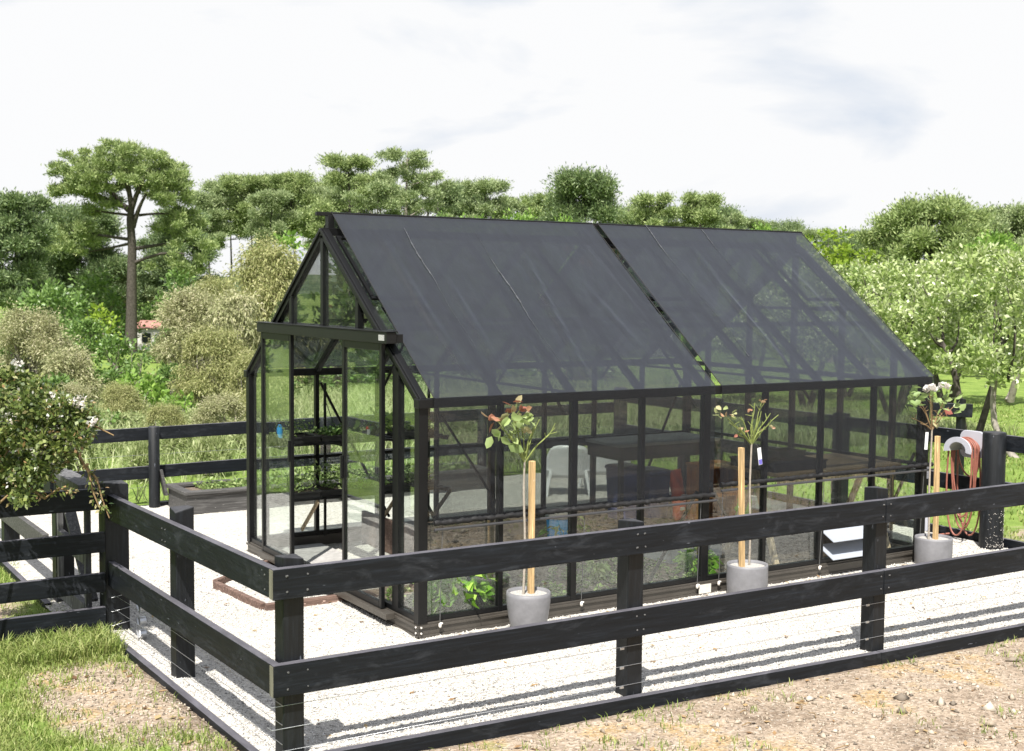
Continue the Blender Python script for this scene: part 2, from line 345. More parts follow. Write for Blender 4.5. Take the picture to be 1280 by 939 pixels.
class MB:
    def __init__(s): s.v = []; s.f = []; s.sm = []
    def add(s, vs, fs, smooth=False):
        b = len(s.v); s.v += [tuple(map(float, p)) for p in vs]; s.f += [tuple(i + b for i in f) for f in fs]; s.sm += [smooth] * len(fs); return s
    def box(s, x0, x1, y0, y1, z0, z1):
        vs = [(x, y, z) for x in (x0, x1) for y in (y0, y1) for z in (z0, z1)]
        return s.add(vs, [(0, 1, 3, 2), (4, 6, 7, 5), (0, 4, 5, 1), (2, 3, 7, 6), (0, 2, 6, 4), (1, 5, 7, 3)])
    def beam(s, a, b, w, h, up=(0, 0, 1)):
        a = np.array(a, float); b = np.array(b, float); d = unit(b - a)
        x = np.cross(d, up)
        if np.linalg.norm(x) < 1e-4: x = np.cross(d, (1, 0, 0))
        x = unit(x); y = np.cross(x, d)
        vs = [p + x * sx * w / 2 + y * sy * h / 2 for p in (a, b) for sx, sy in ((-1, -1), (1, -1), (1, 1), (-1, 1))]
        return s.add(vs, [(0, 3, 2, 1), (4, 5, 6, 7), (0, 1, 5, 4), (1, 2, 6, 5), (2, 3, 7, 6), (3, 0, 4, 7)])
    def tube(s, pts, r, n=6, caps=True):
        pts = [np.array(p, float) for p in pts]; k = len(pts)
        rs = [r] * k if np.isscalar(r) else list(r)
        t0 = unit(pts[1] - pts[0]); ref = np.cross(t0, (0, 0, 1))
        if np.linalg.norm(ref) < 1e-3: ref = np.cross(t0, (1, 0, 0))
        ref = unit(ref); vs = []
        for i in range(k):
            t = unit(pts[min(i + 1, k - 1)] - pts[max(i - 1, 0)])
            ref = unit(ref - t * np.dot(ref, t)); bi = np.cross(t, ref)
            for j in range(n):
                a = 2 * math.pi * j / n; vs.append(pts[i] + (ref * math.cos(a) + bi * math.sin(a)) * rs[i])
        fs = [(i * n + j, i * n + (j + 1) % n, (i + 1) * n + (j + 1) % n, (i + 1) * n + j) for i in range(k - 1) for j in range(n)]
        s.add(vs, fs, True)
        if caps: s.add([vs[j] for j in range(n)], [tuple(reversed(range(n)))]); s.add([vs[(k - 1) * n + j] for j in range(n)], [tuple(range(n))])
        return s
    def lathe(s, c, prof, n=32):
        c = np.array(c, float); vs = []; k = len(prof)
        for r, z in prof:
            for j in range(n):
                a = 2 * math.pi * j / n; vs.append(c + np.array((r * math.cos(a), r * math.sin(a), z)))
        fs = [(i * n + j, i * n + (j + 1) % n, (i + 1) * n + (j + 1) % n, (i + 1) * n + j) for i in range(k - 1) for j in range(n)]
        return s.add(vs, fs, True)
    def poly(s, pts, t):
        """flat polygon with thickness vector t"""
        t = np.array(t, float); n = len(pts); a = [np.array(p, float) for p in pts]; vs = a + [p + t for p in a]
        return s.add(vs, [tuple(reversed(range(n))), tuple(range(n, 2 * n))] + [(i, (i + 1) % n, (i + 1) % n + n, i + n) for i in range(n)])
    def build(s, name, m, parent=None, bevel=0, local=False):
        me = bpy.data.meshes.new(name)
        off = Vector((0, 0, 0)) if (parent is None or local) else BASE[parent.name][0]
        me.from_pydata([(v[0] - off.x, v[1] - off.y, v[2] - off.z) for v in s.v], [], s.f)
        me.polygons.foreach_set('use_smooth', s.sm); me.update(); me.materials.append(m)
        o = link(name, me, parent)
        if bevel:
            b = o.modifiers.new('bevel', 'BEVEL'); b.width = bevel; b.segments = 2; b.limit_method = 'ANGLE'
        return o
def copy_tree(o, parent=None):
    c = o.copy(); COL.objects.link(c)
    if parent is not None: c.parent = parent
    for ch in list(o.children): copy_tree(ch, c)
    return c
def place_copy(src, loc, rz=0, sc=1.0, label=None):
    c = copy_tree(src); c.location = loc; c.rotation_euler.z = rz
    c.scale = (sc,) * 3 if np.isscalar(sc) else sc
    if label: c['label'] = label
    return c

# leaves -> quads
def leaf_quads(P, D, length, width, bend=0.0, seed=0):
    """P positions, D unit directions; kite-shaped quads"""
    g = np.random.default_rng(seed); n = len(P)
    D = D / (np.linalg.norm(D, axis=1, keepdims=True) + 1e-9)
    rr = g.normal(size=(n, 3)); S = np.cross(D, rr); S /= (np.linalg.norm(S, axis=1, keepdims=True) + 1e-9)
    ln = (length * g.uniform(.7, 1.25, n))[:, None]; wd = (width * g.uniform(.7, 1.25, n))[:, None]
    a = P; b = P + D * ln * .5 + S * wd * .5; c = P + D * ln; d = P + D * ln * .5 - S * wd * .5
    if bend:
        dz = np.array((0, 0, -1.0)); c = c + dz * ln * bend
    V = np.stack([a, b, c, d], 1).reshape(-1, 3); F = np.arange(4 * n).reshape(n, 4)
    return V, F
def clump_leaves(clumps, per, outward=.8, up=.25, down=0.0, shell=.45, seed=0):
    """clumps: (cx,cy,cz,rx,ry,rz); per = leaves for a clump of radius 1 (scaled by area)"""
    g = np.random.default_rng(seed); PP = []; DD = []
    for c in clumps:
        c = np.asarray(c, float); n = max(6, int(per * (c[3] * c[4] + c[3] * c[5] + c[4] * c[5]) / 3))
        u = g.normal(size=(n, 3)); u /= np.linalg.norm(u, axis=1, keepdims=True)
        r = (shell + (1 - shell) * g.uniform(0, 1, n)) * (1 + .12 * g.normal(size=n)) if shell >= 0 else np.abs(g.normal(size=n)) * .42 - shell * g.uniform(0, 1, n)
        P = c[:3] + u * r[:, None] * c[3:6]
        D = u * outward + g.normal(size=(n, 3)) * .45 + np.array((0, 0, up - down))
        PP.append(P); DD.append(D)
    return np.concatenate(PP), np.concatenate(DD)
def at(px, d, z=0.0):
    """ground point under photo column px at distance d along the view"""
    f = np.array([FWD[0], FWD[1]]); f = f / np.linalg.norm(f); r = np.array([f[1], -f[0]])
    p = CAM[:2] + f * d + r * ((px - 640) / FPX * d)
    return (float(p[0]), float(p[1]), z)
def hgt(py, d, px=640):
    return 2.38 + (354 + 11 * px / 1280 - py) / FPX * d
#NEXT

# ------------------------------------------------------------------ ground
def smooth01(t): t = np.clip(t, 0, 1); return t * t * (3 - 2 * t)
def vnoise(x, y, s, seed=0):
    """cheap smooth value noise, 0..1"""
    x = np.asarray(x) * s; y = np.asarray(y) * s
    xi = np.floor(x).astype(np.int64); yi = np.floor(y).astype(np.int64); fx = smooth01(x - xi); fy = smooth01(y - yi)
    def h(a, b):
        q = (a * 374761393 + b * 668265263 + seed * 982451653) & 0x7fffffff
        q = ((q ^ (q >> 13)) * 1274126177) & 0x7fffffff
        return ((q ^ (q >> 16)) & 0xffff) / 65535.0
    return (h(xi, yi) * (1 - fx) + h(xi + 1, yi) * fx) * (1 - fy) + (h(xi, yi + 1) * (1 - fx) + h(xi + 1, yi + 1) * fx) * fy
def fbm(x, y, s, seed=0, o=4):
    return sum(vnoise(x, y, s * 2 ** i, seed + i) * .5 ** i for i in range(o)) / sum(.5 ** i for i in range(o))
def kerb_front(x): return np.clip(.122 - .019 * (x + .24), .03, .15)
def kerb_left(y): return np.clip(.145 - .02 * (y + 2.0), .05, .15)
XL, XR, YF, YB = -1.88, 6.16, -2.05, 6.06
def ground_z(x, y):
    x = np.asarray(x, float); y = np.asarray(y, float)
    front = kerb_front(np.clip(x, -2, 7)) - .080
    left = kerb_left(np.clip(y, -2.2, 6)) - .040
    z = np.full(np.broadcast(x, y).shape, -.03)
    wf = smooth01((-1.6 - y) / .3); wl = smooth01((-1.75 - x) / .1)
    z = z * (1 - wl) + left * wl
    z = z * (1 - wf) + (front * (1 - wl * .5) + left * wl * .5) * wf
    inside = (x > XL + .01) & (x < XR) & (y > YF + .01) & (y < YB)
    z = np.where(inside, -.09, z)
    z = z + np.where(inside, 0, .05 * (fbm(x, y, 1.4, 5) - .5) * np.clip((np.hypot(x - 2, y - 2) - 3) / 3, .2, 1))
    # bank the photographer stands on
    bank = smooth01((-3.6 - y) / 3.0) * smooth01((4 - np.hypot(x + 4, y + 8.2)) / 3.2)
    z = z + .85 * bank * smooth01((-5.0 - y) / 2.0)
    rr = np.hypot(x - CAM[0], y - CAM[1])
    return z - .27 * smooth01((rr - 18) / 12) - 2.6 * smooth01((rr - 48) / 45)
def axis(lo, hi, extra):
    a = np.arange(lo, hi + .01, .1)
    b = np.concatenate([[-3000, -1200, -500, -220, -120, -70, -45, -32, -24, -18, -14, -11, -9.5], [11, 12.5, 14, 17, 21, 27, 35, 46, 62, 90, 140, 240, 500, 1200, 3000]])
    a = np.concatenate([a, b, extra]); return np.unique(np.round(a, 4))
gx = axis(-8, 10, [XL - .012, XL + .012, XR - .012, XR + .012]); gy = axis(-9, 10, [YF - .012, YF + .012, YB - .012, YB + .012])
gx = gx[(np.abs(gx - XL) > .05) | (np.abs(np.abs(gx - XL) - .012) < .002)]; gy = gy[(np.abs(gy - YF) > .05) | (np.abs(np.abs(gy - YF) - .012) < .002)]
GX, GY = np.meshgrid(gx, gy, indexing='ij'); GZ = ground_z(GX, GY)
def dirt_amount(x, y):
    n = fbm(x, y, 1.1, 21, 5)
    front = smooth01((-1.9 - y) / .1) * smooth01((x + 2.2) / .8) * (.95 - .35 * smooth01((1.4 - x) / 2.2) * n * 1.5)
    l = np.exp(-(((x + 2.22) / .48) ** 2 + ((y + .45) / 1.05) ** 2) ** 1.5) * 1.0
    l = np.maximum(l, np.exp(-(((x + 1.97) / .26) ** 2 + ((y + 1.3) / 1.0) ** 2)) * .85)
    l = np.maximum(l, np.exp(-(((x + 2.5) / .5) ** 2 + ((y - 2.3) / .9) ** 2)) * .8)
    d = np.maximum(front, l)
    rr = np.exp(-(((x - 7.0) / .7) ** 2 + ((y + .3) / 1.2) ** 2)) * .8
    return np.clip(np.maximum(d, rr), 0, 1)
nx, ny = GX.shape
V = np.stack([GX, GY, GZ], -1).reshape(-1, 3); idx = np.arange(nx * ny).reshape(nx, ny)
F = np.stack([idx[:-1, :-1], idx[1:, :-1], idx[1:, 1:], idx[:-1, 1:]], -1).reshape(-1, 4)
me = raw_mesh('ground', V, F, M_ground, smooth=True)
a = me.attributes.new('dirt', 'FLOAT', 'POINT'); a.data.foreach_set('value', dirt_amount(V[:, 0], V[:, 1]).astype(np.float32))
tag(link('ground', me), kind='structure')

# gravel yard: one sheet, finely uneven near the camera side
def gravel_z(x, y):
    x = np.asarray(x, float); y = np.asarray(y, float)
    kf, kl = kerb_front(x) - .014, kerb_left(y) - .014
    f = .5 * kf * smooth01((-.5 - y) / .9) + .5 * kf * smooth01((-1.5 - y) / .5)
    l = .5 * kl * smooth01((-.7 - x) / .7) + .5 * kl * smooth01((-1.45 - x) / .38)
    z = np.maximum(f, l)
    z = z - .006 * smooth01(1 - np.abs(y + .0) / .3)
    return z + .016 * (fbm(x, y, 5, 3, 4) - .5) + .010 * (fbm(x, y, 34, 9, 2) - .5)
def gaxis(lo, mid, hi, fine, coarse): return np.concatenate([np.arange(lo, mid, fine), np.arange(mid, hi, coarse), [hi]])
hx = gaxis(-2.06, 4.6, 6.12, .02, .05); hy = gaxis(-2.03, -.7, 6.04, .018, .05)
HX, HY = np.meshgrid(hx, hy, indexing='ij'); HX = np.where((HX < -1.855) & (HY < 1.0), -1.855, HX)
V = np.stack([HX, HY, gravel_z(HX, HY)], -1).reshape(-1, 3); idx = np.arange(HX.size).reshape(HX.shape)
F = np.stack([idx[:-1, :-1], idx[1:, :-1], idx[1:, 1:], idx[:-1, 1:]], -1).reshape(-1, 4)
tag(link('gravel_yard', raw_mesh('gravel_yard', V, F, M_gravel, smooth=True)), kind='structure')
# loose chips lying on the sheet
def chips(n, xs, ys, zf, lo, hi, seed, keep=None):
    g = np.random.default_rng(seed); x = g.uniform(*xs, n); y = g.uniform(*ys, n)
    if keep is not None: k = keep(x, y); x, y = x[k], y[k]
    n = len(x); s = g.uniform(lo, hi, n) ** 1
    z = zf(x, y); base = np.array([(1, 0, 0), (-.5, .87, 0), (-.5, -.87, 0), (0, 0, .8), (.1, .1, -.6)])
    tri = np.array([(0, 1, 3), (1, 2, 3), (2, 0, 3), (1, 0, 4), (2, 1, 4), (0, 2, 4)])
    th = g.uniform(0, 6.28, n); c, si = np.cos(th), np.sin(th)
    B = base[None] * (s[:, None, None] * g.uniform(.6, 1.2, (n, 1, 3))) * (1 + .25 * g.normal(size=(n, 5, 1)))
    X = B[..., 0] * c[:, None] - B[..., 1] * si[:, None] + x[:, None]; Y = B[..., 0] * si[:, None] + B[..., 1] * c[:, None] + y[:, None]
    Z = B[..., 2] + z[:, None] + s[:, None] * .2
    V = np.stack([X, Y, Z], -1).reshape(-1, 3); F = (tri[None] + (np.arange(n) * 5)[:, None, None]).reshape(-1, 3)
    return V, F, np.repeat(g.uniform(0, 1, n), 6)
in_house = lambda x, y: ~((x > -.06) & (x < 5.06) & (y > -.06) & (y < 3.26))
parts = [chips(42000, (-1.84, 4.4), (-2.0, -.03), gravel_z, .004, .0095, 1), chips(14000, (-1.84, -.04), (-.03, 3.0), gravel_z, .004, .009, 2), chips(9000, (4.4, 6.1), (-2.0, .4), gravel_z, .005, .011, 3)]
vo = 0; Vs, Fs, Ts = [], [], []
for v, f, t_ in parts: Vs.append(v); Fs.append(f + vo); Ts.append(t_); vo += len(v)
tag(link('gravel_chips', raw_mesh('gravel_chips', np.concatenate(Vs), np.concatenate(Fs), M_stone, np.concatenate(Ts))), 'loose white stone chips scattered over the gravel yard', 'gravel', kind='stuff')
dk_ = lambda x, y: rng.uniform(0, 1, len(x)) < dirt_amount(x, y)
vv = [chips(24000, (-1.6, 5.5), (-5.2, -2.10), ground_z, .003, .010, 4, dk_), chips(1500, (-1.6, 5.5), (-5.2, -2.10), ground_z, .009, .024, 41, dk_), chips(40, (-1.4, 4.5), (-4.2, -2.15), ground_z, .025, .055, 43, dk_), chips(2600, (-2.6, -1.9), (-2.2, .8), ground_z, .004, .014, 42, dk_)]
vo = 0; Vs, Fs, Ts = [], [], []
for v, f, t_ in vv: Vs.append(v); Fs.append(f + vo); Ts.append(t_); vo += len(v)
v, f, t_ = np.concatenate(Vs), np.concatenate(Fs), np.concatenate(Ts)
tag(link('verge_stones', raw_mesh('verge_stones', v, f, M_pebg, t_)), 'small tan stones in the dirt outside the front fence', 'stones', kind='stuff')

# grass blades
def blades(x, y, zf, h, w, lean, seed):
    g = np.random.default_rng(seed); n = len(x); z = zf(x, y) - .005
    hh = h * g.uniform(.45, 1.25, n); th = g.uniform(0, 6.28, n); ln = lean * g.uniform(.2, 1.2, n)
    dx, dy = np.cos(th), np.sin(th); ph = g.uniform(0, 6.28, n); sx, sy = np.cos(ph) * w / 2, np.sin(ph) * w / 2
    a = np.stack([x - sx, y - sy, z], -1); b = np.stack([x + sx, y + sy, z], -1)
    m = np.stack([x + dx * ln * hh * .35, y + dy * ln * hh * .35, z + hh * .62], -1)
    c = m + np.stack([sx, sy, 0 * sx], -1) * .8; d = m - np.stack([sx, sy, 0 * sx], -1) * .8
    tip = np.stack([x + dx * ln * hh, y + dy * ln * hh, z + hh * (1 - .25 * ln)], -1)
    V = np.stack([a, b, c, tip, d], 1).reshape(-1, 3); k = (np.arange(n) * 5)[:, None]
    F = np.concatenate([k + np.array([[0, 1, 2, 4]]), k + np.array([[4, 2, 3, 3]])])
    tint = g.uniform(0, 1, n); return V, F, np.concatenate([tint, tint])
def grass_obj(name, x, y, zf, h, w, lean, m, label, seed, cat='grass'):
    V, F, T = blades(x, y, zf, h, w, lean, seed)
    q = F[:len(x)]; tr = F[len(x):][:, :3]
    # keep one polygon size: quads plus degenerate-free triangles turned into thin quads
    n = len(x); extra = (V[tr[:, 0]] * .5 + V[tr[:, 2]] * .5) + (V[tr[:, 0]] - V[tr[:, 1]]) * .04
    V2 = np.concatenate([V, extra]); F2 = np.concatenate([q, np.stack([tr[:, 0], tr[:, 1], tr[:, 2], len(V) + np.arange(n)], -1)])
    return tag(link(name, raw_mesh(name, V2, F2, m, T)), label, cat, kind='stuff')
def scatter(n, xs, ys, seed, keep):
    g = np.random.default_rng(seed); x = g.uniform(*xs, n); y = g.uniform(*ys, n); k = g.uniform(0, 1, n) < keep(x, y); return x[k], y[k]
out_yard = lambda x, y: 1.0 * ~((x > XL - .05) & (x < XR + .05) & (y > YF - .05) & (y < YB + .05))
lk = lambda x, y: out_yard(x, y) * np.clip(1.05 - dirt_amount(x, y) * (.72 + .8 * fbm(x, y, 4.5, 77)), .04, 1) * (.35 + .65 * (fbm(x, y, 2.2, 31) > .42)) * np.where((x > -2.75) & (y < .2), .3 + .7 * (fbm(x, y, 3.5, 91) > .52), 1)
x1, y1 = scatter(120000, (-3.3, -1.9), (-3.4, 1.0), 5, lk); x2, y2 = scatter(26000, (-4.2, -1.9), (1.0, 4.5), 6, lk)
x3, y3 = scatter(16000, (-1.9, 5.0), (-4.4, -2.10), 7, lambda x, y: .9 * ((fbm(x, y, 2.6, 13) > .63) | ((np.hypot((x + .75) / 1.0, (y + 2.7) / .45) < 1) & (fbm(x, y, 4, 3) > .5))) * (fbm(x, y, 9, 17) > .45))
x4, y4 = scatter(500, (-1.6, 5.0), (-2.16, -2.10), 8, lambda x, y: fbm(x, y, 3, 4) > .5)
grass_obj('lawn_grass', np.concatenate([x1, x2, x3, x4]), np.concatenate([y1, y2, y3, y4]), ground_z, .05, .006, .9, M_grass, 'bright green lawn grass growing up to the left fence', 15)
x, y = scatter(3000, (-2.6, -1.9), (.35, .86), 9, lambda x, y: 0 * x + 1)
grass_obj('tall_grass', x, y, ground_z, .13, .008, .9, M_grass, 'longer grass tufts under the four board fence', 16)
x, y = scatter(90000, (6.3, 22), (-8, 22), 10, lambda x, y: .4 + .6 * (fbm(x, y, .8, 31) > .45))
grass_obj('paddock_grass', x, y, ground_z, .07, .02, .8, M_grass, 'green paddock grass under the orchard trees', 17)
x, y = scatter(110000, (-4, 15), (6.3, 24), 11, lambda x, y: (.35 + .65 * (fbm(x, y, .5, 41) > .42)) * np.clip((y + .25 * x - 7.2) / 2.0, .15, 1))
grass_obj('meadow_grass', x, y, ground_z, .34, .016, 1.0, M_meadow, 'pale long meadow grass beyond the back fence', 18)
# leaves lying about
g = np.random.default_rng(31)
def litter(n, xs, ys, zf, s, seed):
    x, y = scatter(n, xs, ys, seed, lambda x, y: 1.0 * in_house(x, y)); P = np.stack([x, y, zf(x, y) + .008], -1)
    D = np.random.default_rng(seed).normal(size=(len(x), 3)) * np.array((1, 1, .15)); return leaf_quads(P, D, s, s * .6, 0, seed)
Vs, Fs, vo = [], [], 0
for args in ((60, (-1.7, 4.4), (-1.9, -.1), gravel_z, .05, 1), (120, (-1.7, 4.4), (-1.9, -.1), gravel_z, .02, 2), (40, (.1, 5), (-.22, -.07), gravel_z, .04, 3), (22, (-1.6, -.1), (0, 2.5), gravel_z, .045, 4), (170, (-1.5, 4.5), (-4.5, -2.12), ground_z, .045, 5), (260, (-1.2, 4.5), (-4.5, -2.12), ground_z, .02, 8), (26, (-2.5, -1.9), (-1.6, .2), ground_z, .05, 6)):
    v, f = litter(*args); Vs.append(v); Fs.append(f + vo); vo += len(v)
F = np.concatenate(Fs)
tag(link('leaf_litter', raw_mesh('leaf_litter', np.concatenate(Vs), F, M_litter, rng.uniform(0, 1, len(F)))), 'dry brown leaves scattered on the gravel and dirt', 'leaves', kind='stuff')
# bark strips and twigs on the verge
mb = MB()
for i in range(60):
    x, y = rnd.uniform(-1.2, 4.2), rnd.uniform(-4.2, -2.15); a = rnd.uniform(0, 6.28); l = rnd.uniform(.03, .14); z = float(ground_z(x, y)) + .008
    mb.tube([(x, y, z), (x + math.cos(a) * l * .5, y + math.sin(a) * l * .5, z + .012), (x + math.cos(a + .3) * l, y + math.sin(a + .3) * l, z)], .003, 4)
tag(mb.build('twig_litter', M_cane), 'thin brown twigs and bark strips lying on the dirt', 'twigs', kind='stuff')
hm = []
for k in range(97):
    a = 2 * math.pi * k / 96
    for r_, hh in ((700, -6), (900, 12 + 26 * vnoise(np.array(k * .31), np.array(.5), 1, 3)), (1250, 45 + 45 * vnoise(np.array(k * .23), np.array(2.5), 1, 5)), (1700, -8)):
        hm.append((math.cos(a) * r_, math.sin(a) * r_, float(hh) * (1.0 if math.cos(a - 4.2) > -.2 else .16) if hh > 0 else float(hh)))
F = [(k * 4 + j, k * 4 + j + 1, (k + 1) * 4 + j + 1, (k + 1) * 4 + j) for k in range(96) for j in range(3)]
tag(link('hills', raw_mesh('hills', np.array(hm), np.array(F), M_hill, smooth=True)), kind='structure')

# ------------------------------------------------------------------ fences
def fence_post(parent, x, y, z1, s=.135, z0=-.2, tilt=.012):
    b = MB(); h = s / 2
    vs = [(x + sx * h, y + sy * h, z) for z, k in ((z0, 0), (z1, 1)) for sx, sy in ((-1, -1), (1, -1), (1, 1), (-1, 1))]
    vs[4] = (vs[4][0], vs[4][1], z1 + tilt); vs[5] = (vs[5][0], vs[5][1], z1 - tilt * .4)
    b.add(vs, [(0, 3, 2, 1), (4, 5, 6, 7), (0, 1, 5, 4), (1, 2, 6, 5), (2, 3, 7, 6), (3, 0, 4, 7)])
    return b.build('post', M_tz, parent, .006)
def board(parent, a, b, z0a, z1a, z0b, z1b, thick, side, m, name='rail', bevel=.004):
    """board from a to b (plan), outer face on a-b line, thickness towards side"""
    a = np.array(a, float); b = np.array(b, float); s = np.array(side, float) * thick
    vs = [(*a, z0a), (*a, z1a), (*b, z0b), (*b, z1b)] + [(*(a + s), z0a), (*(a + s), z1a), (*(b + s), z0b), (*(b + s), z1b)]
    fs = [(0, 2, 3, 1), (4, 5, 7, 6), (0, 1, 5, 4), (2, 6, 7, 3), (1, 3, 7, 5), (0, 4, 6, 2)]
    return MB().add(vs, fs).build(name, m, parent, bevel)
def wire(parent, pts, r=.0016): return MB().tube(pts, r, 5).build('wire', M_galv, parent)
FG = 'black board fences round the gravel yard'
ff = thing('board_fence', (2.1, -2.0, 0), 'black two rail fence along the front of the yard, nearest the dirt', 'fence', FG)
for x, zt in ((-1.742, 1.095), (.295, 1.085), (2.265, 1.12), (4.2, 1.10)): fence_post(ff, x, YF + .045 + .056, zt, .108)
for z0, z1 in ((.915, 1.062), (.452, .606)):
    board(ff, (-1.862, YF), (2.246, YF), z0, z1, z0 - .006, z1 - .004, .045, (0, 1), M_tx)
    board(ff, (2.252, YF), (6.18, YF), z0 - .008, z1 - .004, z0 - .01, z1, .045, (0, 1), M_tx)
    e = MB().box(-1.8655, -1.8625, YF + .003, YF + .042, z0 + .004, z1 - .004).build('end_grain', M_end, ff); e['label'] = 'raw weathered end of the rail'
board(ff, (-1.88, YF - .012), (2.23, YF - .012), kerb_front(-1.88) - .17, float(kerb_front(-1.88)), kerb_front(2.23) - .17, float(kerb_front(2.23)), .048, (0, 1), M_tx, 'kerb_board')
board(ff, (2.234, YF - .012), (6.2, YF - .012), kerb_front(2.23) - .17, float(kerb_front(2.23)), kerb_front(6.2) - .17, float(kerb_front(6.2)), .048, (0, 1), M_tx, 'kerb_board')
for z in (.395, .285, .175): wire(ff, [(-1.856, YF + .1, z), (-1.856, YF + .043, z), (.235, YF + .044, z - .006), (2.18, YF + .044, z - .012), (6.1, YF + .044, z - .01)])
for x in (.2, 2.15):
    for z in (.39, .28, .17): MB().box(x - .012, x + .012, YF + .036, YF + .0435, z - .014, z - .002).build('staple', M_galv, ff)

for x in (-1.79, -1.69, .27, .32, 2.22, 2.29):
    for z in (.955, 1.03, .49, .57): MB().tube([(x + rnd.uniform(-.012, .012), YF - .0035, z - .004), (x, YF + .002, z - .004)], rnd.uniform(.0035, .0055), 8).build('nail', M_cord, ff)
lf = thing('board_fence', (-1.82, -.5, 0), 'black two rail fence along the left of the yard, ending at the lawn corner', 'fence', FG)
fence_post(lf, -1.757, -.35, 1.09, .112, -.2, -.02); fence_post(lf, -1.80, .985, 1.06, .16)
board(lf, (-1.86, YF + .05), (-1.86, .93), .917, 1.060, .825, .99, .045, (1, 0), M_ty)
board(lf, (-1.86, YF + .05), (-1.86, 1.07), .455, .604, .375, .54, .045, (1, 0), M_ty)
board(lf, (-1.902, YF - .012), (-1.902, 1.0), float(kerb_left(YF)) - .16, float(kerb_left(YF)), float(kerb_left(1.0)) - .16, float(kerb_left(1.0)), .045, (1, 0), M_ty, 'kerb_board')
for z in (.395, .30, .205):
    wire(lf, [(-1.80, YF + .05, z), (-1.814, -.35, z - .03), (-1.83, .9, z - .075)])
    wire(lf, [(-1.885, .985, z - .08), (-1.84, .898, z - .095), (-1.72, .90, z - .075)], .002)
for y in (-1.94, -.37, -.31, .80):
    for dz in (0, .07): MB().tube([(-1.8635, y, .95 + dz - .03 * (y + 2)), (-1.859, y, .95 + dz - .03 * (y + 2))], .0045, 8).build('nail', M_cord, lf)
for z in (.30, .21, .125):
    s = MB(); s.tube([(-1.74, .62, z - .02), (-1.70, .62, z - .02)], [.032, .032], 10); s.tube([(-1.735, .62, z - .02), (-1.705, .62, z - .02)], .02, 8)
    s.beam((-1.75, .60, z - .035), (-1.75, .635, z + .005), .012, .006); s.build('wire_strainer', M_galv, lf)

nf = thing('board_fence', (-3.2, .9, 0), 'black four board fence in shade under the rose bush, running off to the left', 'fence', FG)
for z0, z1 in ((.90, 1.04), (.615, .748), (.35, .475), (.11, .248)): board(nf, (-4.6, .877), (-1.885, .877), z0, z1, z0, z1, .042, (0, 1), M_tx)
fence_post(nf, -3.3, .99, 1.08, .13); fence_post(nf, -4.5, .99, 1.08, .13)

gt = thing('timber_gate', (-1.93, 1.5, 0), 'weathered grey timber gate behind the shaded lawn corner post', 'gate')
GT2 = timber('weathered_grey_board', (.13, .13, .135), (.30, .30, .31), 2, .7, .6)
for z0, z1 in ((.86, 1.0), (.5, .61), (.12, .23)): MB().box(-1.975, -1.93, 1.1, 1.86, z0, z1).build('rail', GT2, gt, .004)
MB().box(-2.01, -1.88, 1.06, 1.9, 1.004, 1.045).build('top_cap', GT2, gt, .004)
MB().box(-1.97, -1.93, 1.06, 1.098, .1, 1.0).build('stile', GT2, gt, .004); MB().box(-1.97, -1.93, 1.864, 1.9, .1, 1.0).build('stile', GT2, gt, .004)
MB().beam((-1.915, 1.12, .24), (-1.915, 1.82, .84), .025, .08, (1, 0, 0)).build('brace', GT2, gt, .004)

lb = thing('board_fence', (-1.98, 4, 0), 'black two rail fence with kerb beyond the timber gate, mostly behind the rose bush', 'fence', FG)
for y in (2.02, 4.0, 5.98): fence_post(lb, -1.90, y, 1.0, .13)
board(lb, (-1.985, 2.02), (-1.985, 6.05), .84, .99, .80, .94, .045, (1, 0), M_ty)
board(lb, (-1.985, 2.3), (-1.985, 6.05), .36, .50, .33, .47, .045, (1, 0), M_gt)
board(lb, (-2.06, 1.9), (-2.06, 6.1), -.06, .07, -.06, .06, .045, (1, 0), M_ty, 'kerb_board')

bf = thing('board_fence', (2, 6, 0), 'black two rail fence along the back of the yard behind the planter bed', 'fence', FG)
for x in (-1.9, -.08, 1.9, 4.0, 6.1):
    b = MB(); b.lathe((x, 6.0 - .07, 0), [(.06, -.2), (.06, .86), (.052, .868), (0, .868)], 14); b.build('post', M_tz, bf)
MB().box(-.03, .09, 5.98, 6.07, -.02, .035).build('post_foot', M_tz, bf)
for z0, z1 in ((.725, .862), (.31, .445)):
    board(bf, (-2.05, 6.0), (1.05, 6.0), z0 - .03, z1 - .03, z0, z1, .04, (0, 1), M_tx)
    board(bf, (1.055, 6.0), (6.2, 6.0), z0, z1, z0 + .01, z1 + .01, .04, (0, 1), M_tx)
for z in (.2, .55): wire(bf, [(-2.0, 6.05, z), (2, 6.05, z), (6.1, 6.05, z)])

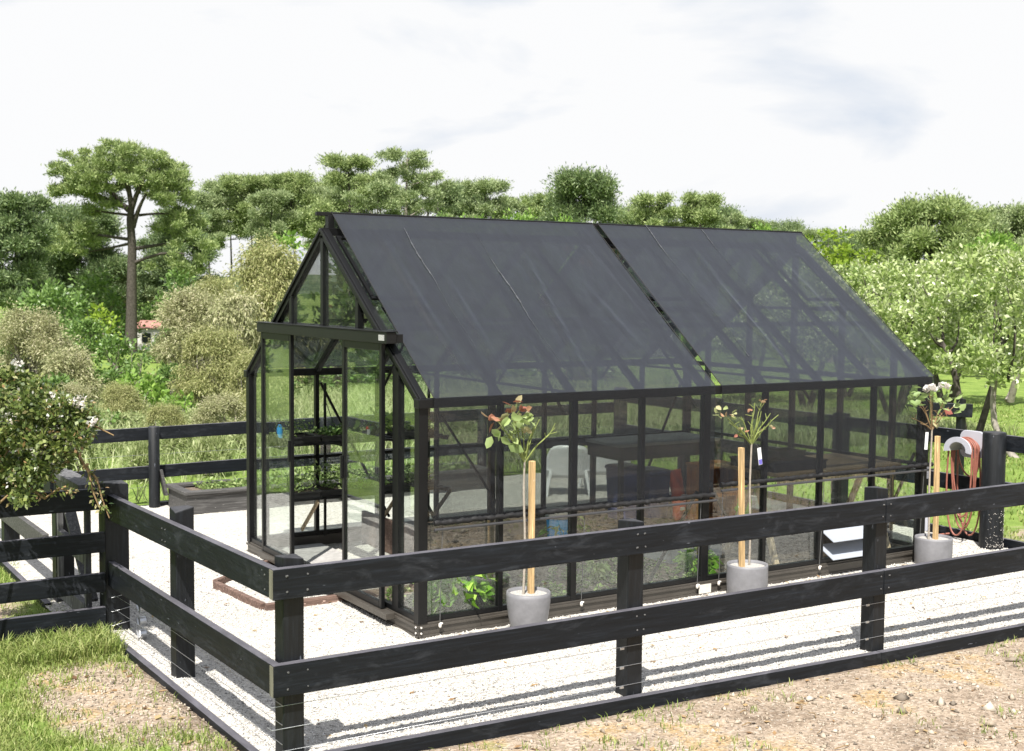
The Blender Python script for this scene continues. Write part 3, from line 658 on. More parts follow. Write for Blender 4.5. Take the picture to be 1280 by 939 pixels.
rf = thing('board_fence', (6.1, 2, 0), 'black two rail fence along the right side of the yard beside the paddock', 'fence', FG)
b = MB(); b.lathe((6.02, .02, 0), [(.108, -.2), (.108, .1), (.106, 1.065), (.099, 1.08), (0, 1.082)], 24); o = b.build('post', M_tz, rf); o['label'] = 'thick round strainer post speckled with white grit near its foot'
sp = MB()
for i in range(170):
    a = rnd.uniform(-2.9, -.3); z = .02 + .34 * rnd.random() ** 2.0; c, s_ = math.cos(a), math.sin(a); q = rnd.uniform(.0015, .004)
    sp.beam((6.02 + c * .107, .02 + s_ * .107, z), (6.02 + c * .1115, .02 + s_ * .1115, z), q * 1.4, q)
tag(sp.build('grit', M_hook, o), kind='stuff')
for y in (-1.98, 2.0, 4.0, 5.9): fence_post(rf, 6.06 + .045, y, 1.08, .13)
for z0, z1 in ((.90, 1.05), (.46, .61)):
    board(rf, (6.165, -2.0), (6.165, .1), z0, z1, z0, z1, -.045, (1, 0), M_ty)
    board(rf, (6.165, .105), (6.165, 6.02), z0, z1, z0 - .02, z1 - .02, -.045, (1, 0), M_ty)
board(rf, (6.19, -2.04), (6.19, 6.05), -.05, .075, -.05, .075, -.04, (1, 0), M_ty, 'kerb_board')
fx, fy, _ = at(1204, 16); gx2, gy2, _ = at(1163, 16); gx3, gy3, _ = at(1213, 16)
fr = thing('field_marker', (fx, fy, 0), 'black post with a short board on top in the paddock behind the hose', 'post')
fence_post(fr, fx, fy, 1.03, .085); MB().beam((gx2, gy2 - .06, .90), (gx3, gy3 - .06, .885), .04, .17).build('board', M_tx, fr, .004)
#NEXT

# ------------------------------------------------------------------ greenhouse
LEN, WID, HE, HR, HC = 5.0, 3.22, 1.6, 2.797, 2.935
CY0 = WID / 2; BAY = LEN / 8
gh = thing('greenhouse', (LEN / 2, CY0, 0), 'black aluminium greenhouse with clear glass and a steep gable roof', 'greenhouse')
# plinth
pl = MB()
for x0, x1, y0, y1 in ((-.03, LEN + .03, -.03, .03), (-.03, LEN + .03, WID - .03, WID + .03)): pl.box(x0, x1, y0, y1, -.03, .095)
for x0, x1 in ((-.03, .03), (LEN - .03, LEN + .03)): pl.box(x0, x1, .032, WID - .032, -.03, .095)
for y0 in (-.045, ): pl.box(-.04, LEN + .04, -.042, -.031, .062, .08); pl.box(-.04, LEN + .04, -.040, -.031, -.02, .012)
pl.box(-.042, -.031, -.04, WID + .04, .062, .08); pl.box(-.040, -.031, -.04, WID + .04, -.02, .012)
plo = pl.build('plinth', M_alug, gh, .003)
for z in (.03, .07):
    for p in ((-.045, -.02), (-.02, -.046)): MB().tube([(p[0], p[1], z), (p[0] - (.006 if p[0] < -.03 else 0), p[1] - (.006 if p[1] < -.03 else 0), z)], .007, 8).build('bolt', M_hook, plo)
def bar(name, a, b, w, h, up=(0, 0, 1), m=None, par=None, bev=.003): return MB().beam(a, b, w, h, up).build(name, m or M_alu, par or gh, bev)
for y in (0, WID): bar('sill', (0, y, .115), (LEN, y, .115), .045, .036)
for x in (0, LEN): bar('sill', (x, .03, .115), (x, WID - .03, .115), .045, .036)
# corner posts and side mullions
for x in (0, LEN):
    for y in (0, WID): bar('corner_post', (x, y, .09), (x, y, HE), .07, .07, (0, 1, 0))
for y in (0, WID):
    for k in range(1, 8):
        w = .07 if k == 4 else (.05 if k == 2 else .036)
        bar('mullion', (k * BAY, y, .09), (k * BAY, y, HE - .02), w, .05, (0, 1, 0))
    s = -1 if y == 0 else 1
    g_ = MB(); g_.box(-.05, LEN + .05, min(y - s * .02, y + s * .06), max(y - s * .02, y + s * .06), HE - .035, HE + .028); g_.build('gutter', M_alu, gh, .006)
# back-wall rail for shelving (half height)
bar('rail', (0, WID - .02, .82), (LEN, WID - .02, .82), .03, .03)
# gables
def rake_z(y): return HE + (HR - HE) * (1 - abs(y - CY0) / CY0)
for x, s in ((0, -1), (LEN, 1)):
    for sgn in (-1, 1):
        y0 = CY0 + sgn * (CY0 + .01)
        bar('rake', (x, y0, HE), (x, CY0, HR), .075, .05, (1, 0, 0)); bar('rake_rib', (x + s * .03, y0, HE + .02), (x + s * .03, CY0, HR + .02), .025, .02, (1, 0, 0))
GM = [CY0 - 1.27, CY0 - .635, CY0, CY0 + .635, CY0 + 1.27]
for y in GM:
    z0 = .1 if y in (GM[0], GM[4]) else 2.0
    bar('gable_mullion', (0, y, z0), (0, y, rake_z(y) - .03), .05 if y != GM[0] else .09, .05, (1, 0, 0))
    bar('gable_mullion', (LEN, y, .1), (LEN, y, rake_z(y) - .03), .045, .05, (1, 0, 0))
bar('gable_rail', (LEN, .03, HE - .02), (LEN, WID - .03, HE - .02), .045, .045)
bar('gable_rail', (LEN, GM[1], 2.2), (LEN, GM[3], 2.2), .03, .03); bar('gable_rail', (LEN, .03, .85), (LEN, WID - .03, .85), .03, .03)
bar('gable_rail', (0, GM[0] - .02, 2.02), (0, GM[4] + .02, 2.02), .05, .06)
# ridge and rafters
bar('ridge_bar', (-.03, CY0, HR), (LEN + .03, CY0, HR), .07, .06)
bar('ridge_rail', (-.07, CY0, HC), (LEN + .07, CY0, HC), .035, .03)
for k in (0, 4, 8): bar('ridge_post', (min(max(k * BAY, .045), LEN - .045), CY0, HR), (min(max(k * BAY, .045), LEN - .045), CY0, HC - .01), .05, .06, (0, 1, 0))
sl_n = {}
for sgn in (-1, 1):
    n = np.array((0, sgn * (HR - HE), CY0)); n = n / np.linalg.norm(n); sl_n[sgn] = n
    for k in range(1, 8):
        x = k * BAY; bar('rafter', (x, CY0 + sgn * CY0, HE), (x, CY0, HR - .01), .04 if k != 4 else .06, .05, tuple(n))
    p = lambda u, off: np.array((0, CY0 + sgn * CY0 * (1 - u), HE + (HR - HE) * u)) + n * off
    bar('purlin', p(.42, -.03) + (0, 0, 0), p(.42, -.03) + (LEN, 0, 0), .03, .03, tuple(n))
    # roof vents, three framed lights propped just proud of the glass
    for k in (0, 4, 7):
        v = MB(); x0, x1 = k * BAY + .04, (k + 1) * BAY - .04
        for u in (.55, .93): v.beam(p(u, .045) + (x0, 0, 0), p(u, .045) + (x1, 0, 0), .03, .02, n)
        for xx in (x0 + .012, x1 - .012): v.beam(p(.56, .045) + (xx, 0, 0), p(.92, .045) + (xx, 0, 0), .024, .02, n)
        v.beam(p(.49, .03) + (x0, 0, 0), p(.49, .03) + (x1, 0, 0), .04, .02, n)
        v.build('roof_vent', M_alu, gh)
# glass: one pane per bay
def pane(pts, t, par=gh, name='pane'): return MB().poly(pts, t).build(name, M_glass, par)
for k in range(8):
    x0, x1 = k * BAY + .026, (k + 1) * BAY - .026
    for y in (0, WID):
        if y == 0 and k == 6: pane([(x0, y, .56), (x1, y, .56), (x1, y, HE - .04), (x0, y, HE - .04)], (0, .004, 0))
        else: pane([(x0, y, .134), (x1, y, .134), (x1, y, HE - .04), (x0, y, HE - .04)], (0, .004, 0))
    for sgn in (-1, 1):
        n = sl_n[sgn]; p = lambda x, u: np.array((x, CY0 + sgn * CY0 * (1 - u), HE + (HR - HE) * u)) + n * .012
        pane([p(x0, .035), p(x1, .035), p(x1, .965), p(x0, .965)], n * .004)
YS = [0.04] + GM + [WID - .04]
for x in (0, LEN):
    for i in range(6):
        y0, y1 = YS[i] + .028, YS[i + 1] - .028
        zlo = .134 if (x > 0 or i in (0, 5)) else 2.055
        h0, h1 = rake_z(y0) - .05, rake_z(y1) - .05
        pane([(x, y0, zlo), (x, y1, zlo), (x, y1, h1), (x, y0, h0)] if min(h0, h1) > zlo else [(x, y0, zlo), (x, y1, zlo), (x, (y0 + y1) / 2, max(h0, h1))], (.004, 0, 0))
# louvre window in the front wall
lv = MB(); x0, x1 = 6 * BAY + .026, 7 * BAY - .026
lv.box(x0, x0 + .02, -.02, .02, .134, .56); lv.box(x1 - .02, x1, -.02, .02, .134, .56); lv.box(x0 + .022, x1 - .022, -.02, .02, .54, .56)
lvo = lv.build('louvre_window', M_alu, gh)
for z in (.20, .35):
    MB().beam((x0 + .024, -.04, z - .012), (x1 - .024, -.04, z - .012), .21, .006, (0, -.5, 1)).build('blade', M_tray, lvo)
# sliding doors hung in front of the gable
tr = MB(); tr.box(-.108, -.03, .31, 2.79, 1.985, 2.062); tr.box(-.115, -.025, .30, 2.80, 2.064, 2.072)
tro = tr.build('door_track', M_alu, gh, .003)
MB().box(-.112, -.1085, .345, .43, 2.005, 2.045).build('label_plate', M_plate, tro)
bar('door_guide', (-.075, .31, .075), (-.075, 2.79, .075), .07, .045, m=M_alug)
for y0, y1 in ((2.10, 2.765), (.44, 1.105)):
    d = MB(); xx0, xx1 = -.082, -.052
    d.box(xx0, xx1, y0, y0 + .038, .10, 1.984); d.box(xx0, xx1, y1 - .038, y1, .10, 1.984)
    d.box(xx0, xx1, y0 + .04, y1 - .04, .10, .15); d.box(xx0, xx1, y0 + .04, y1 - .04, 1.93, 1.984)
    do = d.build('door', M_alu, gh, .003)
    pane([(-.068, y0 + .04, .152), (-.068, y1 - .04, .152), (-.068, y1 - .04, 1.928), (-.068, y0 + .04, 1.928)], (.004, 0, 0), do)
    MB().box(-.10, -.084, (y0 if y0 > 1 else y1 - .03) + .004, (y0 if y0 > 1 else y1 - .03) + .026, .95, 1.12).build('handle', M_alu, do)
# diagonal wind braces
for a, b in (((.05, .035, .92), (.52, .035, .14)), ((2.46, .035, .80), (2.0, .035, .14)), ((2.56, .035, .9), (3.0, .035, .2)), ((4.95, .035, .95), (4.5, .035, .2)),
             ((.65, WID - .035, 1.5), (1.35, WID - .035, .2)), ((1.9, WID - .035, 1.15), (2.6, WID - .035, .15)), ((4.9, WID - .035, 1.4), (4.3, WID - .035, .15))):
    bar('wind_brace', a, b, .022, .022, (0, 1, 0))
for y0 in (.12, WID - .12):
    for xx in (BAY * 2, BAY * 4, BAY * 6): bar('knee_brace', (xx, y0, 1.45), (xx, CY0 + (y0 - CY0) * .55, rake_z(CY0 + (y0 - CY0) * .55) - .04), .02, .02)
bar('tie_bar', (BAY * 2, .03, HE + .02), (BAY * 2, WID - .03, HE + .02), .02, .02); bar('tie_bar', (BAY * 6, .03, HE + .02), (BAY * 6, WID - .03, HE + .02), .02, .02)
# plaque on the plinth, rain pipe
MB().box(2.43, 2.55, -.0475, -.0425, .005, .075).build('plaque', M_hook, plo)
MB().tube([(LEN + .07, .02, HE - .03), (LEN + .07, .02, .45), (LEN + .08, .05, .02)], .028, 10).build('rain_pipe', M_alu, gh)
MB().box(LEN + .05, LEN + .10, -.025, -.011, .25, .44).build('sticker', M_hanger, gh); MB().box(LEN + .05, LEN + .10, -.025, -.011, .72, .86).build('sticker', M_hanger, gh)

# ------------------------------------------------------------------ shade cloths
def shade_cloth(x0, x1, sgn, zend, label, seed, wall=True):
    root = thing('shade_cloth', ((x0 + x1) / 2, CY0, HC), label, 'shade cloth', 'shade cloths over the greenhouse roof')
    g = np.random.default_rng(seed); nu = int((x1 - x0) / .03); pts = []
    ey = CY0 + sgn * (CY0 + .068); ez = HE + .034
    prof = [(CY0 + (ey - CY0) * t, HC + .018 + (ez - HC - .018) * t, t * 2.0) for t in np.linspace(0, 1, 60)]
    if wall: prof += [(ey + sgn * .004, ez - (ez - zend) * t, 2.0 + t) for t in np.linspace(0, 1, 26)[1:]]
    X = np.linspace(x0, x1, nu); nrm = np.array((0, sgn * .6, .8))
    folds = [(x0 + (x1 - x0) * f, g.uniform(-.25, .30), g.uniform(.008, .020), g.uniform(.014, .03), g.uniform(.0, .5), g.uniform(.75, 1.2)) for f in g.uniform(.05, .98, 5)]
    V = np.zeros((len(prof), nu, 3))
    for i, (y, z, s) in enumerate(prof):
        t = min(s / 2.0, 1.0); sag = 0.0
        off = np.zeros(nu)
        for fx, sl_, amp, wd, t0, t1 in folds:
            e = np.exp(-((X - fx - sl_ * (t - .5)) / wd) ** 2); m_ = float(smooth01((t - t0) / .2) * smooth01((t1 - t) / .2)); off += amp * e * m_
        off += .010 * (fbm(X * 1.0, np.full(nu, s * .35), 7.0, seed + 50, 3) - .5) + .012 * (fbm(X, np.full(nu, s), 1.6, seed + 9, 2) - .5)
        edge = math.sin(math.pi * t) * .022
        sagx = -.035 * math.sin(math.pi * t) * (.5 + .5 * np.abs(np.sin(math.pi * (X - 0) / BAY)))
        if s <= 2.0:
            d = (off * (.25 + .75 * math.sin(math.pi * t)) + sagx * .5)
            V[i] = np.stack([X, y + nrm[1] * d, z + nrm[2] * d], -1)
            V[i, :, 0] += np.where(X < x0 + .25, 1, 0) * 0
        else:
            w = s - 2.0; V[i] = np.stack([X, np.full(nu, y) + sgn * (.012 * (fbm(X, np.full(nu, w), 5, seed + 3, 3) - .5) + .5 * np.clip(off, 0, .01)), np.full(nu, z)], -1)
    nv = V.shape[0]; idx = np.arange(nv * nu).reshape(nv, nu)
    F = np.stack([idx[:-1, :-1], idx[1:, :-1], idx[1:, 1:], idx[:-1, 1:]], -1)
    b = np.array(BASE[root.name][0]); P = V.reshape(-1, 3) - b
    c = link('roof_cloth', raw_mesh('roof_cloth', P[:60 * nu], F[:59].reshape(-1, 4), M_cloth, smooth=True), root)
    if wall: link('hanging_cloth', raw_mesh('hanging_cloth', P[59 * nu:], F[59:].reshape(-1, 4) - 59 * nu, M_clothw, smooth=True), root)
    for xe in (x0, x1): MB().tube([(xe, CY0 + (ey - CY0) * t, HC + .019 + (ez - HC - .019) * t) for t in (0, .5, 1)], .004, 5).build('edge_hem', M_hem, c)
    if wall:
        for kk in range(int(math.ceil((x0 + .3) / BAY)), int((x1 - .1) / BAY) + 1):
            if (kk + seed) % 3 == 0: continue
            k_ = int(np.argmin(abs(X - kk * BAY))); i0, i1 = int(g.integers(0, 10)), int(g.integers(38, 60)); ph_ = g.uniform(0, 6)
            ps_ = [V[i, k_] + nrm * .005 + (.007 * math.sin(i * .31 + ph_) + rnd.uniform(-.003, .003), 0, 0) for i in range(i0, i1)]
            MB().tube(ps_, [.0008 + .0085 * max(0, math.sin(j * .11 + ph_)) ** 1.5 * rnd.uniform(.3, 1) for j in range(len(ps_))], 5).build('seam_highlight', M_seam_hl, c)  # seams coloured paler than the cloth to stand in for crease highlights
        q = MB(); yy = ey + sgn * .012; k = int((x1 - x0) / .02); ps = []
        for i in range(k + 1):
            x = x0 + (x1 - x0) * i / k; ps.append((x, yy + sgn * .003 * math.sin(i * 2.1) + rnd.uniform(-.003, .003), zend + .020 + .002 * math.sin(i * 1.3) + rnd.uniform(-.003, .003)))
        q.tube(ps, [rnd.uniform(.014, .023) for _ in ps], 6); q.build('gathered_hem', M_hem, c)
        MB().tube([(x0 - .01, yy + sgn * .02, zend - .022), (x1 + .01, yy + sgn * .02, zend - .022)], .0095, 10).build('weight_bar', M_barm, root)
    return root
M_barm = simple('dull_metal_bar', (.07, .07, .075), .35, .6, .3, .15, 20, 0)
sc1 = shade_cloth(.06, 2.535, -1, .765, 'black shade cloth draped over the roof half nearest the doors, hanging lower down the wall', 3)
sc2 = shade_cloth(2.60, LEN + .05, -1, .835, 'black shade cloth draped over the far right roof half, ending higher on the wall', 8)
sc3 = shade_cloth(.06, 2.535, 1, 1.0, 'black shade cloth over the back slope of the roof behind the doors', 12, False)
sc4 = shade_cloth(2.60, LEN + .02, 1, 1.0, 'black shade cloth over the back slope of the roof at the far gable end', 15, False)
for root, xs, zb in ((sc1, (.12, 1.30, 2.40), .745), (sc2, (2.62, 3.72, 4.94), .815)):
    for x in xs:
        c = MB().tube([(x, -.085, zb - .01), (x, -.07, .4), (x, -.056, .095)], .003, 5).build('tie_cord', M_cord, root)
        k = MB(); k.lathe((x, -.058, .055), [(0, .035), (.009, .03), (.012, .012), (.008, 0), (0, -.002)], 10); k.tube([(x + .005, -.05, .085), (x + .02, -.062, .082)], .006, 6); k.build('hook', M_hook, c)
#NEXT

# ------------------------------------------------------------------ standard roses in pots
POTS = [((.70, -.27), .155, .285, 'rounded grey pot nearest the doors holding the leafy red tipped rose'),
        ((2.74, -.25), .160, .255, 'straight sided grey pot in the middle, holding the rose with the purple and white tag'),
        ((4.93, -.22), .160, .250, 'straight sided grey pot by the hose, holding the rose with white flowers')]
for i, ((x, y), r, h, lab) in enumerate(POTS):
    zb = float(gravel_z(x, y)) - .005
    t = thing('plant_pot', (x, y, zb), lab, 'pot', 'grey pots along the greenhouse wall')
    b = MB()
    if i == 0: pr = [(0, 0), (r * .72, 0), (r * .76, .01), (r * .90, h * .4), (r * .99, h * .75), (r, h * .9), (r * .985, h), (r * .90, h), (r * .89, h - .04), (r * .88, h - .05)]
    else: pr = [(0, 0), (r * .93, 0), (r * .96, .01), (r, h * .5), (r * 1.0, h * .93), (r * .99, h), (r * .92, h), (r * .91, h - .03), (r * .90, h - .05)]
    b.lathe((x, y, zb), pr, 40); b.build('pot', M_pot, t)
    zt = h - .022; s = MB(); s.lathe((x, y, zb), [(r * .895, zt), (r * .6, zt + .006), (r * .3, zt + .004), (0, zt + .006)], 28); s.build('pebble_mulch', M_pebble, t)
    POTS[i] = (x, y, zb + zt)

def stake(i, dx, dy, top, w, lab, lean=(0, 0)):
    x, y, z = POTS[i]; t = thing('garden_stake', (x + dx, y + dy, z), lab, 'stake', 'wooden stakes holding up the roses')
    b = MB(); b.beam((x + dx, y + dy, z - .05), (x + dx + lean[0], y + dy + lean[1], top), w, w, (0, 1, 0)); b.build('stake', M_stake, t, .003)
    return t
stake(0, .02, 0, 1.19, .036, 'weathered orange square stake behind the leafy red tipped rose')
stake(1, -.055, .0, 1.165, .036, 'leaning pale orange stake in the middle pot', (-.035, 0))
stake(2, .00, -.02, 1.13, .036, 'orange stake in the pot by the hose', (-.015, 0))

def rose(i, label, sx, sy, crown_z, twigs, leaves, stem_m, flowers=(), seed=1, spread=1.25, lsz=1.42):
    x, y, z = POTS[i]; t = thing('standard_rose', (x + sx, y + sy, z), label, 'rose', 'standard roses in grey pots')
    g = random.Random(seed); s = MB(); pts = []
    for k in range(12):
        u = k / 11; pts.append((x + sx + .02 * math.sin(u * 5 + i) * u * (1 - u) * 2, y + sy, z - .03 + (crown_z - z + .03) * u))
    s.tube(pts, [.0095 - .002 * (k / 11) for k in range(12)], 7); s.build('stem', stem_m, t)
    top = np.array(pts[-1]); tw = MB(); ends = []
    for (dx, dz, dy) in twigs:
        dx *= spread
        e = top + np.array((dx, dy, dz)); m = top + np.array((dx * .42, dy * .5, dz * .50)) + np.array((g.uniform(-.012, .012), 0, g.uniform(-.01, .01)))
        m2 = top + np.array((dx * .72, dy * .8, dz * .74)) + np.array((g.uniform(-.012, .012), 0, 0))
        tw.tube([top - (0, 0, .02), m, m2, e], [.0055, .0042, .0034, .0024], 6); ends.append((m, m2, e))
        for q in range(g.randint(1, 3)):
            a = m + (e - m) * g.uniform(.1, .8); d = np.array((g.uniform(-.05, .05), g.uniform(-.04, .04), g.uniform(.0, .06))); tw.tube([a, a + d], [.0035, .002], 5); ends.append((a, a + d * .6, a + d))
    tw.build('branches', M_twig if i < 2 else M_cane, t)
    P, D, T, S = [], [], [], []
    for (dx, dz, n, size, tint, sp) in leaves:
        dx *= spread; size *= lsz; sp *= 1.15
        for q in range(n):
            P.append(top + np.array((dx + g.gauss(0, sp), g.gauss(0, sp * .8), dz + g.gauss(0, sp)))); D.append((g.gauss(0, 1), g.gauss(-.5, .8), g.gauss(-.1, .6))); T.append(min(1, max(0, tint + g.gauss(0, .08)))); S.append(size)
    if P:
        P, D, S = np.array(P), np.array(D), np.array(S)
        D = D / np.linalg.norm(D, axis=1, keepdims=True); rr = np.random.default_rng(seed).normal(size=D.shape); rr[:, 1] -= .3
        Sd = np.cross(D, rr); Sd /= np.linalg.norm(Sd, axis=1, keepdims=True); Nn = np.cross(D, Sd)
        V = []; F = []
        for p, d, sd, nn, s_ in zip(P, D, Sd, Nn, S):   # pointed oval leaf, folded a little along its midrib
            k = len(V)
            V += [p, p + d * s_ * .3 + sd * s_ * .30 + nn * .006, p + d * s_ * .72 + sd * s_ * .24 + nn * .006, p + d * s_, p + d * s_ * .72 - sd * s_ * .24 + nn * .006, p + d * s_ * .3 - sd * s_ * .30 + nn * .006]
            F += [(k, k + 1, k + 2, k + 3), (k, k + 3, k + 4, k + 5)]
        link('leaves', raw_mesh('leaves', np.array(V) - np.array(BASE[t.name][0]), np.array(F), M_rosel, np.repeat(T, 2)), t)
    for (dx, dz, r_) in flowers:
        c = top + np.array((dx, -.01, dz)); PP, DD = [], []
        for q in range(46):
            a = g.uniform(0, 6.28); el = g.uniform(.1, 1.3); d = np.array((math.cos(a) * math.cos(el), math.sin(a) * math.cos(el), math.sin(el) * .7)); PP.append(c + d * r_ * .25); DD.append(d + np.array((0, 0, g.uniform(-.2, .2))))
        V, F = leaf_quads(np.array(PP), np.array(DD), r_, r_ * .8, .15, seed)
        link('flower', raw_mesh('flower', V - np.array(BASE[t.name][0]), F, M_petal, np.random.default_rng(seed).uniform(0, 1, len(F))), t)
    return t, top
r1_, top1 = rose(0, 'standard rose with big green leaves and red young tips, nearest the doors', -.035, .01, 1.20,
    [(-.19, .28, -.03), (-.13, .19, -.05), (-.08, .33, 0), (-.02, .34, .03), (.05, .26, -.03), (.11, .27, .03), (.20, .21, 0), (.14, .17, -.04), (.06, .16, .05), (-.05, .22, .04)],
    [(-.20, .31, 6, .055, .95, .02), (-.17, .28, 4, .05, .75, .02), (-.07, .36, 5, .05, .95, .016), (-.02, .36, 5, .045, .97, .016), (-.12, .26, 8, .06, .45, .028), (-.16, .19, 5, .065, .35, .02), (-.05, .28, 12, .055, .45, .04), (.0, .28, 8, .05, .5, .03), (-.10, .12, 2, .085, .3, .012), (-.04, .20, 7, .05, .7, .03), (.02, .21, 5, .045, .8, .025), (-.07, .17, 5, .05, .4, .03)], M_pstem, seed=4)
r2_, top2 = rose(1, 'nearly leafless standard rose with green twigs in the middle pot', .025, .01, 1.20,
    [(-.20, .20, 0), (-.13, .12, -.03), (-.07, .20, .03), (.0, .23, 0), (.06, .24, -.02), (.09, .30, .02), (.10, .12, -.03), (.17, .14, .02), (.22, .20, 0), (-.10, .07, .03), (-.16, .16, .04), (.03, .19, -.04), (.13, .22, -.03), (-.03, .14, -.05), (.05, .30, .04)],
    [(-.26, .235, 6, .045, .72, .02), (-.22, .235, 4, .035, .97, .015), (-.16, .215, 5, .035, .7, .02), (.09, .32, 3, .03, .98, .01), (.0, .24, 3, .025, .97, .01), (.17, .12, 3, .025, .97, .015), (.05, .15, 3, .03, .8, .03), (-.08, .10, 3, .03, .97, .02)], M_pstem, seed=9)
r3_, top3 = rose(2, 'standard rose with two white flowers in the pot by the hose', -.055, .01, 1.20,
    [(-.19, .10, 0), (-.13, .05, -.03), (-.09, .22, .02), (-.05, .30, -.02), (.02, .28, .03), (.09, .14, -.02), (.14, .26, .02), (.18, .18, -.02), (.06, .08, .03), (-.03, .12, -.04), (-.14, .24, .0)],
    [(-.20, .26, 9, .055, .25, .03), (-.15, .285, 8, .05, .3, .02), (-.23, .20, 2, .06, .3, .01), (.0, .27, 12, .05, .3, .05), (.10, .28, 12, .05, .3, .05), (.17, .18, 7, .055, .3, .03), (.09, .15, 3, .06, .9, .015), (.02, .06, 4, .04, .8, .03), (.22, .14, 3, .06, .25, .02)], M_pstem, flowers=((-.04, .325, .062), (.12, .345, .055)), seed=15, spread=1.4)
def tagp(x, y, z, lean, w, h, label, print_m):
    t = thing('plant_tag', (x, y, z), label, 'plant tag')
    d = np.array((lean, 0, -1.0)); d /= np.linalg.norm(d); a = np.array((x, y, z)); b = a + d * h
    MB().beam(a, b, w, .003, (0, 1, 0)).build('card', M_white, t)
    if print_m: MB().beam(a + d * h * .68 - (0, .0022, 0), a + d * h * .97 - (0, .0022, 0), w * .9, .0012, (0, 1, 0)).build('print', print_m, t)
    MB().tube([a, a + np.array((-.02, .01, .03))], .0012, 4).build('tie', M_cord, t)
tagp(2.82, -.265, 1.155, .16, .036, .135, 'white and purple plant tag hanging from the middle rose', M_purple)
tagp(4.785, -.235, 1.17, -.06, .036, .15, 'plain white plant tag hanging from the rose with white flowers', None)
mb = MB(); x, y, z = POTS[1]; mb.tube([(x - .09, y - .02, z + .05), (x - .05, y - .022, z + .03), (x + .03, y - .01, z + .045)], .004, 5)

# ------------------------------------------------------------------ hose on its hanger
hx0, hy0, hz0 = 6.075, .33, .93
hg = thing('hose_hanger', (hx0, hy0, hz0), 'pale grey plastic hose hanger with a half round drum, on the right fence', 'hose hanger')
def rrect(cy, cz, w, h, r, n=6):
    ps = []
    for (sy, sz, a0) in ((1, 1, 0), (-1, 1, 90), (-1, -1, 180), (1, -1, 270)):
        for k in range(n + 1):
            a = R(a0 + 90 * k / n); ps.append((cy + sy * (w / 2 - r) + r * math.cos(a), cz + sz * (h / 2 - r) + r * math.sin(a)))
    return ps
back = MB(); back.poly([(hx0, a, b) for a, b in rrect(hy0 - .02, hz0, .28, .26, .07)], (.02, 0, 0)); back.build('back_plate', M_hanger, hg, .004)
def arch(r0, r1, zc):
    A = [(hy0 + r1 * math.cos(a), zc + r1 * math.sin(a) * .8) for a in np.linspace(R(-12), R(192), 22)]; B = [(hy0 + r0 * math.cos(a), zc + r0 * math.sin(a) * .8) for a in np.linspace(R(192), R(-12), 22)]
    return A + B
dr = MB(); A = arch(.095, .107, hz0 - .045)
half = len(A) // 2
for i in range(half - 1):
    q = [A[i], A[i + 1], A[-2 - i], A[-1 - i]]; dr.poly([(hx0 - .001, *p) for p in q], (-.17, 0, 0))
dr.build('drum', M_hangin, hg)
fl = MB(); A = arch(.095, .155, hz0 - .045)
for i in range(half - 1):
    q = [A[i], A[i + 1], A[-2 - i], A[-1 - i]]; fl.poly([(hx0 - .172, *p) for p in q], (-.014, 0, 0))
fl.build('front_flange', M_hanger, hg)
hs = MB(); zt = hz0 - .045
for k, (bot, w, xo) in enumerate(((.62, .115, -.03), (.33, .13, -.09), (.24, .15, -.05), (.17, .15, -.12), (.12, .16, -.075), (.075, .17, -.14), (.05, .18, -.02))):
    ps = []; xx = hx0 + xo; r = .118 + .006 * (k % 3); n = 44
    for j in range(n + 1):
        a = 2 * math.pi * j / n
        yy, zz = math.sin(a), math.cos(a)
        if zz > 0: ps.append((xx + .006 * math.sin(3 * a + k), hy0 + yy * r, zt + zz * r * .85))
        else:
            u = -zz; ps.append((xx - .05 * u * ((k % 3) - 1) + .01 * math.sin(2 * a), hy0 + yy * (r + (w - r) * u * .8) * 1.0 - .02 * u * (k % 2), zt + zz * (zt - bot)))
    hs.tube(ps, .0085, 8, False)
hs.tube([(hx0 - .06, hy0 + .16, .05), (hx0 - .3, hy0 + .25, .03), (5.35, .3, .025), (5.12, .12, .03)], .0085, 8)
ho = hs.build('garden_hose', M_hose); tag(ho, 'dusty red garden hose coiled in long loops over the grey hanger', 'hose')

# ------------------------------------------------------------------ timber edging before the doors, planter bed at the back
ed = thing('path_edging', (-.4, 1.5, 0), 'low brown timber edging round the gravel step before the doors', 'edging')
for a, b in (((-.74, 2.05), (-.67, 1.20)), ((-.665, 1.165), (-.05, 1.165)), ((-.73, 2.09), (-.05, 2.62))):
    a = np.array(a); b = np.array(b); d = unit(np.append(b - a, 0))[:2]; n = np.array((-d[1], d[0])) * .022
    MB().beam((*a, .022), (*b, .022), .042, .062).build('board', M_edge, ed, .004)
bed = thing('planter_bed', (1.9, 5.6, 0), 'long low grey timber planter bed of lettuces in front of the back fence', 'planter bed')
for (x0, x1, y0, y1) in ((.06, 3.7, 5.27, 5.31), (.06, 3.7, 5.86, 5.90), (.06, .10, 5.312, 5.858), (3.66, 3.70, 5.312, 5.858)): MB().box(x0, x1, y0, y1, -.04, .205).build('side', M_gt, bed, .004)
for (x0, x1, y0, y1) in ((.03, 3.73, 5.24, 5.34), (.03, 3.73, 5.83, 5.93), (.03, .13, 5.342, 5.828), (3.63, 3.73, 5.342, 5.828)): MB().box(x0, x1, y0, y1, .207, .242).build('rim', M_gt, bed, .004)
MB().box(.102, 3.658, 5.312, 5.858, .10, .195).build('soil', M_soil, bed)
MB().beam((.035, 5.90, .12), (-.02, 5.92, .40), .03, .10, (0, 1, 0)).build('upright_offcut', M_gt, bed, .003)
